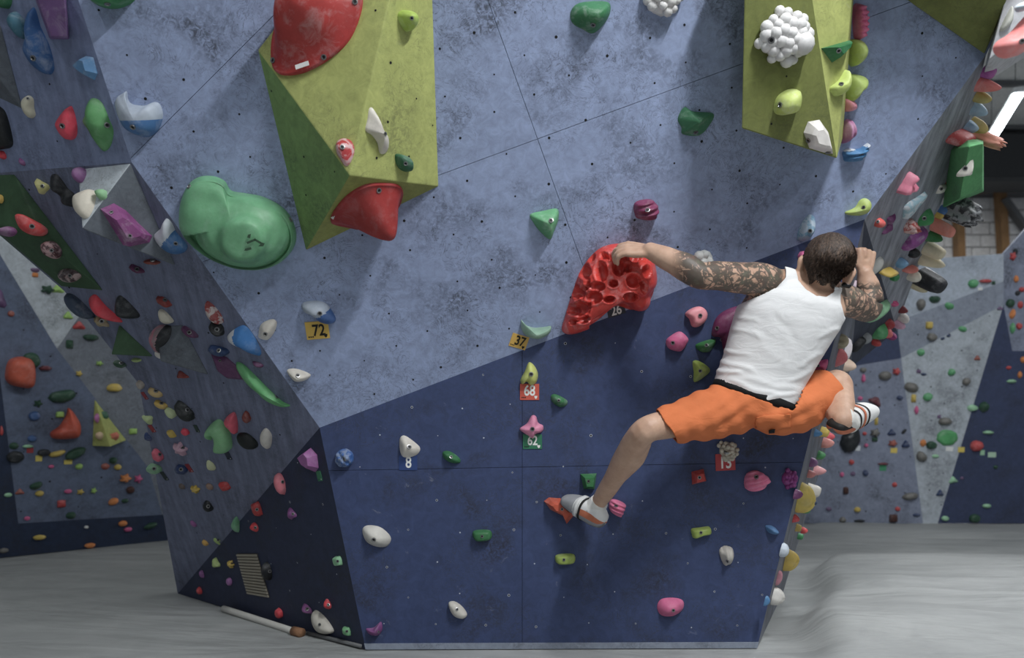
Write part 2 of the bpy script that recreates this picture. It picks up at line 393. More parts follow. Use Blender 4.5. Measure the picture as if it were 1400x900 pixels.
def tube_lamp(x, y, z, yaw, ln, watts, label, tilt=0):
    r = empty('tube_lamp', (x, y, z)); r.rotation_euler = (tilt, 0, yaw); tag(r, label, 'lamp')
    add('housing', box_mesh('housing', .10, ln, .05, M['fixture'], .01), (0, 0, .03), r)
    add('diffuser', box_mesh('diffuser', .085, ln-.06, .04, M['tube'], .015), (0, 0, -.01), r)
    for s in (-1, 1): add('hanger', box_mesh('hanger', .006, .006, 4.45-z-.05, M['steelbeam']), (0, s*ln*.4, (4.45-z)/2+.03), r)
    if watts:
        ld = bpy.data.lights.new('tube_light', 'AREA'); ld.shape = 'RECTANGLE'; ld.size = .08; ld.size_y = ln-.08; ld.energy = watts
        ld.color = (.96, .98, 1.0); ld.spread = math.pi
        lo = bpy.data.objects.new('tube_light', ld); COL.objects.link(lo); lo.parent = r; lo.location = (0, 0, -.045)
LL = ['tube lamp hung over the mats before the red pocketed hold', 'tube lamp hung over the mats before the green blob hold', 'tube lamp hung over the open mats, farthest from the climbing block',
      'tube lamp hung over the mats to the right of the climbing block', 'tube lamp hung over the mats before the far left wall', 'tube lamp hung over the open mats, on the block wall side']
for l, lb in zip(LIGHTS, LL): tube_lamp(*l, lb)
pa = at(1352, 193, 8.3); pb = at(1393, 128, 7.0); dv = pb-pa
tube_lamp(*((pa+pb)/2), math.atan2(-dv[0], dv[1]), np.linalg.norm(dv[:2]), 110, 'bright white tube lamp under the ceiling in front of the block wall')
# ------------------------------------------------------------------ climbing holds: generators
def smooth_closed(pts, n):
    P = [A(*p) for p in pts]; m = len(P); out = []
    per = max(2, int(math.ceil(n/m)))
    for i in range(m):
        p0, p1, p2, p3 = P[i-1], P[i], P[(i+1) % m], P[(i+2) % m]
        for k in range(per):
            t = k/per
            out.append(.5*((2*p1)+(-p0+p2)*t+(2*p0-5*p1+4*p2-p3)*t*t+(-p0+3*p1-3*p2+p3)*t**3))
    return out
PROF = {'dome': lambda s: math.sqrt(max(0, 1-s*s)), 'soft': lambda s: (1-s*s), 'flat': lambda s: max(0, 1-s**5)**.5,
        'cone': lambda s: (1-s)**.85, 'bell': lambda s: .5+.5*math.cos(math.pi*s), 'facet': lambda s: min(1, (1-s)*2.4)}
def blob(outl, h, c, rings, prof, disp=None, rim=.002):
    n = len(outl); vs = []; fs = []; ss = [1-(k/rings)**1.25 for k in range(rings)]
    pf = PROF[prof]
    vs += [(p[0], p[1], -.003) for p in outl]
    for s in ss:
        for p in outl:
            q = c+(p-c)*s; z = rim+h*pf(s)
            if disp: z += disp(q, s)
            vs.append((q[0], q[1], z))
    z = rim+h*pf(0)+(disp(c, 0) if disp else 0); vs.append((c[0], c[1], z)); top = len(vs)-1
    for r in range(rings):
        for i in range(n): j = (i+1) % n; fs.append((r*n+i, r*n+j, (r+1)*n+j, (r+1)*n+i))
    for i in range(n): fs.append((rings*n+i, rings*n+(i+1) % n, top))
    return vs, fs
def _bolt_mesh():
    vs = []; fs = []; mi = []
    for k, (r, z) in enumerate(((.0085, -.004), (.0085, .0022), (.0058, .0026), (.0045, .0004))):
        for i in range(12): vs.append((r*math.cos(i*math.pi/6), r*math.sin(i*math.pi/6), z))
    for k in range(3):
        for i in range(12): j = (i+1) % 12; fs.append((k*12+i, k*12+j, (k+1)*12+j, (k+1)*12+i)); mi.append(0)
    fs.append(tuple(range(36, 48))); mi.append(1)
    me = bpy.data.meshes.new('bolt'); me.from_pydata(vs, [], fs); me.materials.append(M['steel']); me.materials.append(M['socket'])
    me.polygons.foreach_set('material_index', mi); me.update(); return me
BOLT = _bolt_mesh()
def put_bolt(o, x, y, sc=1.0):
    best = None
    co = [v.co for v in o.data.vertices]
    near = sorted(co, key=lambda v: (v.x-x)**2+(v.y-y)**2-(1e-6*v.z))[:4]
    z = max(v.z for v in near)
    b = add('bolt', BOLT, (x, y, z+.0008), o); b.scale = (sc, sc, sc); return b
def bolt_at(o, bp, bs=1.0):
    """seat a bolt on the face of the hold that meets the ray through bp"""
    mw = o.matrix_world; me = o.data; best = None
    for p in me.polygons:
        c = mw @ p.center; x, y = 700+F*c.x/c.y, HZ-F*(c.z-CH)/c.y; nw = mw.to_3x3() @ p.normal
        if nw.dot(Vector(CAM)-c) < .15*(Vector(CAM)-c).length: continue
        d = (x-bp[0])**2+(y-bp[1])**2+c.y*.5
        if best is None or d < best[0]: best = (d, p)
    if best is None: return
    p = best[1]; b = add('bolt', BOLT, p.center+p.normal*.001, o); b.rotation_euler = p.normal.to_track_quat('Z', 'Y').to_euler(); b.scale = (bs, bs, bs)
def area2(p): return sum(p[i][0]*p[(i+1) % len(p)][1]-p[(i+1) % len(p)][0]*p[i][1] for i in range(len(p)))
def hold(pl, label, col, px, h, peak=None, prof='dome', bolt=None, sharp=False, rings=7, disp=None, split=None, n=36, chalk=.25, mott=None,
         rough=.5, shrink=.97, cat='climbing hold', name='climbing_hold', group=None, mat=None, bs=1.0, h0=0.0, rim=.002):
    if pl in (T, S): h = h*.75
    cx = sum(p[0] for p in px)/len(px); cy = sum(p[1] for p in px)/len(px)
    px = [(cx+(x-cx)*shrink, cy+(y-cy)*shrink) for x, y in px]
    o3 = pl.hit(cx, cy, h0); Mx = pl.mat(o3)
    loc = lambda x, y: A((pl.hit(x, y, h0)-o3)@pl.ux, (pl.hit(x, y, h0)-o3)@pl.uy)
    pts = [loc(*p) for p in px]
    if area2(pts) < 0: pts = pts[::-1]
    if sharp:
        out = []; per = max(1, n//len(pts))
        for i in range(len(pts)):
            for k in range(per): out.append(pts[i]+(pts[(i+1) % len(pts)]-pts[i])*k/per)
    else: out = smooth_closed(pts, n)
    c = loc(*peak) if peak else A(0, 0)
    dd = None
    if disp:
        def dd(q, s):
            w_ = o3+pl.ux*q[0]+pl.uy*q[1]; X, Y = proj(w_); return disp(X, Y, s)
    vs, fs = blob(out, h, c, rings, prof, dd, rim)
    mats = [mat or hold_mat(col, chalk, rough, mott)]; mi = None
    if split:
        a, b_, c_, col2 = split; mats.append(hold_mat(col2, .1, rough)); mi = []
        for f in fs:
            q = np.mean([vs[i] for i in f], axis=0); X, Y = proj(o3+pl.ux*q[0]+pl.uy*q[1]); mi.append(1 if a*X+b_*Y > c_ else 0)
    o = mesh_obj(name, vs, fs, mats, None, not sharp, Mx, mi)
    tag(o, label, cat, group)
    for bp in ([bolt] if isinstance(bolt, tuple) else bolt or []): bolt_at(o, bp, bs)
    return o
def outline(kind, rr, n=20):
    out = []
    for i in range(n):
        t = 2*math.pi*i/n
        if kind == 'oval': r = 1
        elif kind == 'bean': r = 1-.32*max(0, math.sin(t))**3
        elif kind == 'tri': r = 1/(1+.42*math.cos(3*t-math.pi/2))**.62
        elif kind == 'rect': r = 1/max(abs(math.cos(t)), abs(math.sin(t)))**.75
        elif kind == 'star': r = .78+.25*math.cos(5*t+.4)
        elif kind == 'drop': r = .80+.30*math.cos(t-math.pi/2)**5 if math.sin(t) > 0 else .86
        elif kind == 'fin': r = (.62+.45*abs(math.cos(t))**2)*(1 if math.sin(t) < .2 else .72)
        else: r = 1
        r *= 1+rr.uniform(-.05, .05)
        out.append((r*math.cos(t), r*math.sin(t)))
    return out
WF = {}
def ghold(pl, x, y, w_, h_, col, kind='oval', rot=0.0, dep=.45, label='', group=None, bolt=False, prof=None, chalk=.2, mott=None, rings=4, n=18, fx=None,
          cat='climbing hold', name='climbing_hold', disp=None, rough=.5):
    """a hold of a plain kind, w_ x h_ px as seen, set on plane pl at pixel x, y"""
    rr = random.Random(int(x*31+y*17)); o3 = pl.hit(x, y); sc = o3[1]/F
    fx = fx or WF.get(id(pl), 1.0); a, b = w_*sc/2*fx, h_*sc/2
    ca, sa = math.cos(math.radians(rot)), math.sin(math.radians(rot))
    pts = [A(a*u*ca-b*v*sa, a*u*sa+b*v*ca) for u, v in outline(kind, rr, n)]
    c = A(rr.uniform(-.2, .2)*a, rr.uniform(-.1, .3)*b)
    hh = dep*math.sqrt(a*b)*2
    f = None
    if disp == 'rib': f = lambda q, s: hh*.16*math.sin(q[0]/a*11)*(1-s*.3)
    if disp == 'pocket': f = lambda q, s: -hh*1.15*math.exp(-((q[0]-c[0])/(a*.42))**2-((q[1]-c[1])/(b*.42))**2)
    if disp == 'knob': f = lambda q, s: hh*.22*math.sin(q[0]/a*8)*math.sin(q[1]/b*8+1)
    vs, fs = blob(pts, hh, c, rings, prof or rr.choice(['dome', 'soft', 'flat']), f)
    o = mesh_obj(name, vs, fs, hold_mat(col, chalk, rough, mott), None, True, pl.mat(o3))
    tag(o, label, cat, group)
    if bolt: bolt_at(o, (x, y), min(1, a/.03))
    return o
def bubbles(pl, label, col, px, n, rad, h, seed=1, bolt=None, chalk=.1, extra=(), group=None):
    """one resin casting made of many swelling beads inside the outline px"""
    cx = sum(p[0] for p in px)/len(px); cy = sum(p[1] for p in px)/len(px); o3 = pl.hit(cx, cy)
    loc = lambda x, y: A((pl.hit(x, y)-o3)@pl.ux, (pl.hit(x, y)-o3)@pl.uy)
    poly = [loc(*p) for p in px]; rr = random.Random(seed); bm = bmesh.new(); xs_ = [p[0] for p in poly]; ys_ = [p[1] for p in poly]
    R_ = max(max(xs_)-min(xs_), max(ys_)-min(ys_))/2; sites = []
    for _ in range(4000):
        if len(sites) >= n: break
        q = (rr.uniform(min(xs_), max(xs_)), rr.uniform(min(ys_), max(ys_)))
        if inpoly(q[0], q[1], poly) and all(math.hypot(q[0]-s[0], q[1]-s[1]) > rad*1.15 for s in sites): sites.append(q)
    for q in sites:
        z = h*math.sqrt(max(.05, 1-(math.hypot(*q)/R_)**2))*.9; r = rad*rr.uniform(.85, 1.25)
        bmesh.ops.create_icosphere(bm, subdivisions=2, radius=r, matrix=Matrix.Translation((q[0], q[1], max(r*.6, z-r*.4))))
    for (x, y, r, z) in extra:
        q = loc(x, y); bmesh.ops.create_icosphere(bm, subdivisions=2, radius=r, matrix=Matrix.Translation((q[0], q[1], z)))
    bmesh.ops.create_icosphere(bm, subdivisions=2, radius=1, matrix=Matrix.Diagonal((R_*.82, R_*.82, h*.8, 1)))
    for f in bm.faces: f.smooth = True
    me = bpy.data.meshes.new('climbing_hold'); bm.to_mesh(me); bm.free(); me.materials.append(hold_mat(col, chalk))
    o = bpy.data.objects.new('climbing_hold', me); COL.objects.link(o); o.matrix_world = pl.mat(o3); tag(o, label, 'climbing hold', group)
    if bolt: bolt_at(o, bolt, 1.2)
    return o
def text_mesh(s, size, mat, bold=.0):
    cu = bpy.data.curves.new('number', 'FONT'); cu.body = s; cu.size = size; cu.align_x = 'CENTER'; cu.align_y = 'CENTER'; cu.offset = bold; cu.extrude = .0004
    t = bpy.data.objects.new('number', cu); COL.objects.link(t); dg = bpy.context.evaluated_depsgraph_get()
    me = bpy.data.meshes.new_from_object(t.evaluated_get(dg)); bpy.data.objects.remove(t); bpy.data.curves.remove(cu)
    me.materials.clear(); me.materials.append(mat); return me
M['ink_black'] = plain('print_black', (24, 22, 20), .7); M['ink_white'] = plain('print_white', (236, 236, 232), .7)
def route_tag(pl, x, y, w_, h_, col, txt, label, rot=0, ink='ink_white', tx=0, ty=0, ts=.62, marks=True, group=None):
    o3 = pl.hit(x, y); sc = o3[1]/F; a, b = w_*sc/2, h_*sc/2
    mx = pl.mat(o3) @ Matrix.Rotation(math.radians(rot), 4, 'Z')
    o = mesh_obj('route_tag', [(-a, -b, .0005), (a, -b, .0005), (a, b, .0005), (-a, b, .0005), (-a, -b, .0025), (a, -b, .0025), (a, b, .0025), (-a, b, .0025)],
                 [(3, 2, 1, 0), (4, 5, 6, 7), (0, 1, 5, 4), (1, 2, 6, 5), (2, 3, 7, 6), (3, 0, 4, 7)], plain('tag_card', col, .55), None, False, mx)
    tag(o, label, 'tag', group)
    if txt:
        n = add('number', text_mesh(txt, 2*b*ts*1.25, M[ink], b*.04), (tx*a, ty*b, .003), o); n.scale = (.78, 1, 1)
    if marks:
        d = a*.16; cx, cy = a*.66, -b*.68
        mesh_obj('shield_mark', [(cx-d, cy+d, .003), (cx+d, cy+d, .003), (cx+d*.8, cy-d*.3, .003), (cx, cy-d*1.2, .003), (cx-d*.8, cy-d*.3, .003)], [(4, 3, 2, 1, 0)][::-1], M[ink]).parent = o
        vs = []; fs = []
        for i in range(3):
            x0 = -a*.85+i*a*.17; vs += [(x0, -b*.78, .003), (x0+a*.12, -b*.78, .003), (x0+a*.12, -b*.62, .003), (x0, -b*.62, .003)]; fs.append((4*i, 4*i+1, 4*i+2, 4*i+3))
        mesh_obj('small_print', vs, fs, M['ink_black']).parent = o
    return o
# ------------------------------------------------------------------ volumes (plywood shapes bolted on the walls)
def volume(pl, label, verts, faces, mats, fm=None, name='wall_volume'):
    """verts: (px, py, height above pl); the footprint is the convex hull on the wall"""
    P = [A(*v) if len(v) == 4 and False else (v[0] if len(v) == 1 else pl.hit(*v)) for v in verts]
    base = P[0]; o = mesh_obj(name, [A(*p)-base for p in P], faces, mats, None, False, Matrix.Translation(Vector(base)), fm); fix_normals(o)
    bv = o.modifiers.new('edge', 'BEVEL'); bv.width = .004; bv.segments = 2; bv.limit_method = 'ANGLE'
    tag(o, label, 'climbing volume')
    return o, [Plane(P[f[0]], P[f[1]], P[f[2]]) for f in faces]
# left olive volume: base ring 0-4, ridge 5-6
_p5, _p0, _p2, _q3, _q4 = U.hit(478, 240, .23), U.hit(352, 68), U.hit(600, 255), U.hit(590, -60), U.hit(420, -20)
VLf = Plane(_p5, _p0, _q4); VLr = Plane(_p5, _p2, _q3); _dr = unit(np.cross(VLf.n, VLr.n)); _p6 = _p5+_dr*np.sign(_dr[2])*.8
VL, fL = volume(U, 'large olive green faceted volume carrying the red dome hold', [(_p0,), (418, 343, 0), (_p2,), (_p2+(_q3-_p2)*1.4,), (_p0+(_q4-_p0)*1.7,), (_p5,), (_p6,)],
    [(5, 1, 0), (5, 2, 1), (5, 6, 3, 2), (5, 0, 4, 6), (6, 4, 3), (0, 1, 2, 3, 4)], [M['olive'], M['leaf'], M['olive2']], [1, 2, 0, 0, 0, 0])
VLb = fL[1]
bolt_holes(VLf, [(372, 75), (400, 30), (520, 10), (482, 200)], VL, .16, .4, .0042, seed=21, h=.001)
bolt_holes(VLr, [(520, 60), (588, 20), (595, 245), (490, 232)], VL, .15, .2, .0042, seed=22, h=.001)
bolt_holes(fL[0], [(365, 100), (465, 240), (420, 325)], VL, .17, .3, .0042, seed=23, h=.001)
for o in list(VL.children): o.matrix_parent_inverse = VL.matrix_world.inverted()
# right olive volume: base on the wall 0-3, front face 4-7
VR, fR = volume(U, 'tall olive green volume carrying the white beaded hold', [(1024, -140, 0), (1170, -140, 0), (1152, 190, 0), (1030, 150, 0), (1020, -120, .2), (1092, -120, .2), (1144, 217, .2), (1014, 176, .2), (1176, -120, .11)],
    [(4, 5, 6, 7), (5, 8, 6), (8, 1, 2), (8, 2, 6), (7, 6, 2, 3), (0, 4, 7, 3), (0, 1, 8, 5, 4), (0, 3, 2, 1)], [M['olive3'], M['olive'], M['olive2']], [0, 1, 1, 1, 2, 2, 2, 2])  # front face takes the shaded olive, right facets the lit one
VRf = fR[0]; VRr = Plane(U.hit(1092, -120, .2), U.hit(1176, -120, .11), U.hit(1144, 217, .2))
bolt_holes(VRf, [(1022, 10), (1098, 10), (1135, 205), (1020, 170)], VR, .17, .3, .0042, seed=24, h=.001)
for o in list(VR.children): o.matrix_parent_inverse = VR.matrix_world.inverted()
# olive overhang at the upper right corner
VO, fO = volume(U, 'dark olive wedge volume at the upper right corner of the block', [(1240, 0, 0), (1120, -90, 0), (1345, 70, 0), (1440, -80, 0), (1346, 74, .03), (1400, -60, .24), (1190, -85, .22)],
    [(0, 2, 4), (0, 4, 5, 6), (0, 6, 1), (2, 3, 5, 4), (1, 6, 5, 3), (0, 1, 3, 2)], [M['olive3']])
# pale continuation beyond the corner
VW, fW = volume(RP, 'whitish grey faceted volume beyond the olive corner wedge', [(1350, 76, 0), (1345, 101, 0), (1362, 104, .0), (1430, 60, .0), (1430, -60, .0), (1390, -60, 0), (1352, 82, .08), (1420, 20, .12)],
    [(0, 6, 5), (6, 7, 5), (5, 7, 4), (7, 3, 4), (6, 2, 3, 7), (0, 1, 6), (1, 2, 6), (0, 5, 4, 3, 2, 1)], [M['vwhite']])
# volumes on the left side
VG, fG = volume(S, 'grey pyramid volume with a pale facet on the left side wall', [(106, 231, 0), (179, 223, 0), (241, 364, 0), (185, 335, 0), (112, 313, .17)], [(0, 1, 4), (1, 2, 4), (2, 3, 4), (3, 0, 4), (0, 3, 2, 1)], [M['vgrey'], M['bl_white']], [1, 0, 0, 0, 0])  # first facet much paler than the others
VE, fE = volume(S, 'dark green slab volume with red and mottled slug holds', [(-50, 240, 0), (20, 238, 0), (142, 398, 0), (84, 392, 0), (0, 322, 0), (-60, 300, 0), (-20, 300, .08), (60, 330, .06)], [(0, 1, 6), (1, 7, 6), (1, 2, 7), (2, 3, 7), (3, 4, 6, 7), (4, 5, 6), (5, 0, 6), (0, 5, 4, 3, 2, 1)], [M['vgreen']])
VM, fM = volume(S, 'small dark moss green triangular volume beside the black triangle hold', [(163, 443, 0), (211, 488, 0), (160, 480, 0), (152, 485, .07)], [(0, 1, 3), (1, 2, 3), (2, 0, 3), (0, 2, 1)], [M['vgreen']])
VH, fH = volume(S, 'small grey triangular volume under the pink and black hold', [(214, 446, 0), (250, 444, 0), (286, 513, 0), (235, 497, 0), (219, 494, .09)], [(0, 1, 4), (1, 2, 4), (2, 3, 4), (3, 0, 4), (0, 3, 2, 1)], [M['vgrey']])
VT, fT = volume(T, 'dark grey volume at the upper end of the left side wall', [(-60, -60, 0), (2, 36, 0), (32, 150, 0), (-2, 134, 0), (-60, 120, 0), (-30, 70, .07)], [(0, 1, 5), (1, 2, 5), (2, 3, 5), (3, 4, 5), (4, 0, 5), (0, 4, 3, 2, 1)], [M['vgrey']])
VP, fP = volume(T, 'purple trapezoid box hold above the long blue drop', [(44, -12, 0), (90, -12, 0), (95, 54, 0), (68, 54, 0), (47, -12, .05), (88, -12, .05), (92, 51, .05), (70, 51, .05)], [(4, 7, 6, 5), (0, 4, 5, 1), (1, 5, 6, 2), (2, 6, 7, 3), (3, 7, 4, 0), (0, 1, 2, 3)], [hold_mat((128, 88, 148), .35)], name='climbing_hold'); VP['category'] = 'climbing hold'
# green volume on the right silhouette
VQ, fQ = volume(RP, 'bright green box volume on the far edge of the right side wall', [(1322, 186, 0), (1300, 205, 0), (1288, 285, 0), (1300, 262, 0), (1325, 200, .14), (1312, 272, .14), (1345, 190, .0), (1345, 262, 0), (1344, 196, .15), (1343, 257, .15)],
    [(0, 4, 1), (1, 4, 5, 2), (4, 8, 9, 5), (0, 6, 8, 4), (6, 7, 9, 8), (2, 5, 9, 7), (0, 1, 2, 7, 6)], [M['vgreen2']])

# ------------------------------------------------------------------ holds on the light blue front
RED = (176, 44, 36); GRN = (62, 138, 84); LIME = (196, 206, 74); CRM = (226, 218, 204); PNK = (240, 122, 168)
hold(VLf, 'large red dome hold with a white sticker on the olive volume', (186, 46, 42), [(372, 88), (372, 60), (378, 35), (390, 12), (410, -12), (440, -34), (476, -34), (497, -8), (495, 20), (480, 55), (455, 80), (425, 98), (400, 105), (380, 103)],
     .15, (418, 20), 'bell', [(445, 77), (487, 4), (373, 84)], rings=16, n=84, chalk=.3, rim=.012, disp=lambda X, Y, s: .006*math.sin(X*.09-Y*.05)*(1-s))
st = route_tag(VLf, 418, 93, 20, 6, (232, 232, 228), '', 'small white sticker strip on the red dome hold', 12, marks=False)
st.location += Vector(VLf.n)*.022
VLbp = VLb
hold(VLbp, 'red shark-nose hold hanging from the underside of the olive volume', (170, 42, 38), [(450, 300), (457, 285), (475, 265), (500, 251), (530, 249), (548, 253), (551, 265), (542, 285), (520, 300), (495, 312), (478, 310), (455, 305)],
     .13, (515, 278), 'bell', [(519, 259)], rings=16, n=60, chalk=.12, rim=.010)
st = route_tag(VLbp, 457, 293, 6, 11, (214, 214, 208), '', 'small white sticker on the red shark-nose hold', -20, marks=False); st.location += Vector(VLbp.n)*.008
hold(VLr, 'lime green thumb hold near the top of the olive volume', (176, 206, 60), [(543, 22), (548, 14), (558, 15), (565, 24), (564, 36), (556, 44), (548, 36)], .05, (552, 24), 'dome', [(562, 25)], chalk=.3, bs=.7)
hold(VLr, 'long cream bone-like hold on the olive volume', CRM, [(504, 148), (509, 147), (514, 162), (521, 176), (530, 190), (531, 203), (526, 211), (519, 210), (516, 196), (508, 185), (499, 178), (502, 162)], .035, (515, 182), 'soft', [(527, 183)], chalk=.1, bs=.7)
hold(VLr, 'small dark green fin hold on the olive volume', (40, 108, 70), [(540, 211), (552, 212), (559, 220), (559, 234), (550, 234), (542, 226)], .04, None, 'dome', [(554, 224)], bs=.8)
hold(VLf, 'coral textured red and white hold on the olive volume edge', (206, 54, 58), [(460, 195), (468, 189), (480, 192), (485, 205), (480, 222), (473, 228), (465, 218), (460, 208)], .035, None, 'soft', [(468, 201)], chalk=.1, mott=(222, 176, 176), bs=.9)
def big_green(X, Y, s):
    d = math.hypot(X-342, (Y-318)*1.05); r = .0
    r += .045*(1/(1+math.exp((d-31)/2.2)))                       # raised cap
    for k, rad in enumerate((50, 60, 70)):
        if Y > 300-(X-330)*.25: r -= .018*(k+1)/2*(1/(1+math.exp(-(math.hypot(X-340, (Y-308)*1.15)-rad)/1.6)))
    r -= .02*math.exp(-((X-297)/22)**2-((Y-268)/20)**2)
    return r*(1 if s < .93 else .0)
GB = hold(U, 'huge mint green two-lobed blob hold with grooves', (104, 176, 124), [(244, 300), (246, 275), (256, 251), (271, 240), (291, 239), (307, 246), (316, 259), (336, 263), (361, 268), (386, 281), (402, 300), (408, 325), (401, 345), (384, 361), (359, 369), (330, 368), (305, 361), (281, 349), (259, 331), (247, 315)],
     .105, (330, 312), 'flat', [(259, 255), (398, 301)], rings=64, n=150, disp=big_green, chalk=.12, rough=.45)
vs = []; fs = []
def mark_poly(pts):
    b = len(vs)
    for x, y in pts: vs.append(U.hit(x, y, .158))
    fs.append(tuple(range(b, b+len(pts))))
for pl_ in ([(339, 321), (343, 320), (342, 326), (338, 325)], [(337, 331), (349, 326), (350, 329), (338, 334)], [(348, 326), (357, 331), (356, 334), (348, 329)], [(356, 331), (362, 333), (360, 337), (353, 337), (356, 334)], [(335, 340), (343, 338), (344, 341), (338, 343), (334, 343)]): mark_poly(pl_)
o = mesh_obj('printed_mark', vs, fs, plain('print_dark_green', (48, 82, 56), .6)); o.parent = GB; o.matrix_parent_inverse = GB.matrix_world.inverted()
NF = (40, 110, 180)
hold(U, 'blue whale-tail hold with a chalky white back', (64, 118, 176), [(158, 142), (160, 132), (166, 128), (173, 124), (175, 135), (181, 142), (198, 144), (212, 139), (220, 143), (224, 158), (218, 178), (205, 188), (190, 186), (172, 176), (163, 160)], .07, (192, 163), 'dome', [(182, 173)], split=(0, -1, -163, (176, 188, 204)), chalk=.35, n=50, rings=10)
hold(U, 'green dome hold at the upper edge left of the olive volume', (48, 140, 70), [(122, -4), (128, -20), (155, -28), (182, -20), (188, -4), (175, 8), (155, 13), (134, 8)], .09, None, 'dome', [(147, 6)])
hold(U, 'green lens-shaped hold under the upper seam', (52, 128, 78), [(779, 18), (788, 5), (812, 1), (834, 4), (832, 25), (812, 46), (795, 40), (782, 32)], .06, (812, 22), 'soft', [(812, 32)], chalk=.45)
hold(U, 'green whale-shaped hold beside the tall olive volume', (56, 128, 84), [(926, 162), (935, 146), (948, 152), (976, 155), (970, 172), (955, 186), (933, 184), (931, 175)], .06, (948, 165), 'cone', [(951, 180)], chalk=.4)
bubbles(U, 'white beaded cluster hold at the upper edge', (224, 222, 220), [(880, -8), (895, -18), (918, -18), (930, -2), (922, 10), (908, 18), (890, 12)], 26, .016, .05, 5)
hold(U, 'mint green triangular shell hold beside the long panel seam', (96, 176, 118), [(724, 293), (742, 288), (762, 285), (764, 299), (758, 316), (752, 328), (738, 317), (729, 305)], .05, (749, 303), 'soft', [(753, 301)], chalk=.4)
hold(U, 'maroon ribbed dome hold above the red pocketed hold', (140, 52, 96), [(866, 280), (875, 273), (892, 273), (900, 285), (896, 298), (882, 301), (869, 297)], .05, None, 'dome', [(885, 288)], disp=lambda X, Y, s: .007*math.sin((Y+.25*X)*.75), rings=12, n=40)
hold(U, 'white triangular hold with chalk dust around it', CRM, [(353, 458), (357, 443), (372, 436), (379, 441), (375, 455), (366, 465), (355, 463)], .03, None, 'soft', [(363, 456)], bs=.9, chalk=.1)
hold(U, 'white wedge hold by the lower left arete', CRM, [(392, 506), (405, 504), (425, 512), (418, 520), (405, 522), (397, 516)], .035, None, 'soft', [(407, 515)], bs=.9, chalk=.1)
hold(U, 'blue and white eye-shaped hold above the 72 tag', (168, 180, 196), [(412, 415), (424, 411), (441, 412), (452, 421), (460, 437), (452, 443), (437, 439), (424, 428), (414, 424)], .05, (436, 426), 'dome', [(438, 428)], split=(.5, 1, 647, (50, 96, 160)), n=44, chalk=.3)
route_tag(U, 434, 451.5, 31, 25, (232, 186, 30), '72', 'yellow card numbered 72 under the blue eye-shaped hold', 6, 'ink_black', .12, -.05, .72)
hold(U, 'pale green smile-shaped hold above the 37 tag', (138, 176, 150), [(712, 437), (718, 444), (730, 448), (745, 447), (754, 446), (751, 455), (737, 462), (722, 460), (713, 452)], .05, (731, 453), 'dome', chalk=.4)
route_tag(U, 709.5, 467, 24, 19, (222, 172, 36), '37', 'yellow card numbered 37 tilted under the pale green hold', -16, 'ink_black', .1, .05, .78)
PK = [(800, 372, 8, 10), (822, 372, 9, 14), (846, 366, 9, 12), (868, 350, 8, 9), (838, 352, 8, 6), (817, 392, 10, 7), (838, 388, 7, 6), (866, 384, 10, 10), (812, 407, 11, 9), (793, 423, 8, 11), (803, 388, 4, 8), (789, 400, 5, 10), (797, 400, 4, 9), (803, 421, 5, 8), (783, 424, 6, 8), (797, 437, 9, 6), (862, 406, 10, 6), (884, 372, 6, 9), (826, 350, 6, 5), (858, 366, 6, 7), (784, 441, 5, 4), (880, 392, 5, 9), (848, 342, 6, 5), (880, 352, 5, 6), (808, 352, 6, 6), (833, 410, 8, 5)]
RH = hold(U, 'big red pocketed hold tapering to a point, numbered 26', (226, 50, 34), [(767, 451), (772, 432), (782, 400), (793, 370), (812, 345), (832, 334), (862, 333), (888, 346), (896, 372), (894, 400), (882, 420), (864, 424), (842, 419), (820, 431), (796, 448), (775, 456)],
     .15, (850, 386), 'dome', None, rings=60, n=200, chalk=.42, rough=.34, shrink=.985)
_mw = np.array(RH.matrix_world)
_co = np.empty(len(RH.data.vertices)*3); RH.data.vertices.foreach_get('co', _co); _co = _co.reshape(-1, 3)
for _ps in range(2):
    _no = np.array([v.normal[:] for v in RH.data.vertices]); _wc = _co@_mw[:3, :3].T+_mw[:3, 3]
    _px = np.stack([700+F*_wc[:, 0]/_wc[:, 1], HZ-F*(_wc[:, 2]-CH)/_wc[:, 1]], 1); _d = np.zeros(len(_co))
    if _ps == 0:   # smooth under-cut scoop along the lower edge
        _d -= .018*np.exp(-(((_px[:, 1]-426)+(_px[:, 0]-845)*.42)/10)**2)*(_px[:, 0] > 806)
    else:
        for (x, y, a, b) in PK:
            q = ((_px[:, 0]-x)/(a*1.02))**2+((_px[:, 1]-y)/(b*1.02))**2; k = q < 1
            _d[k] = np.minimum(_d[k], -.034*np.clip(1-q[k], 0, 1)**.36*min(1, (a+b)/15)); rm = (q >= 1) & (q < 1.9); _d[rm] = np.where(_d[rm] < 0, _d[rm], np.maximum(_d[rm], .004*(1-np.abs(q[rm]-1.2)/.7)))
    _d[_co[:, 2] < .004] = 0; _co = _co+_no*_d[:, None]; RH.data.vertices.foreach_set('co', _co.ravel()); RH.data.update()
RH.data.materials.append(hold_mat((206, 40, 26), .03, .36)); _in = _d < -.006  # pockets free of chalk, their red also darkened as painted shade
for p in RH.data.polygons:
    if all(_in[i] for i in p.vertices): p.material_index = 1
route_tag(U, 842, 423, 25, 19, (34, 40, 56), '26', 'dark card numbered 26 under the red pocketed hold', 17, 'ink_white', 0, -.15, .8, marks=False)
bubbles(U, 'white knobbly cluster hold behind the tattooed forearm', (226, 226, 222), [(944, 356), (950, 348), (964, 346), (974, 354), (975, 363), (960, 364)], 7, .016, .03, 9)
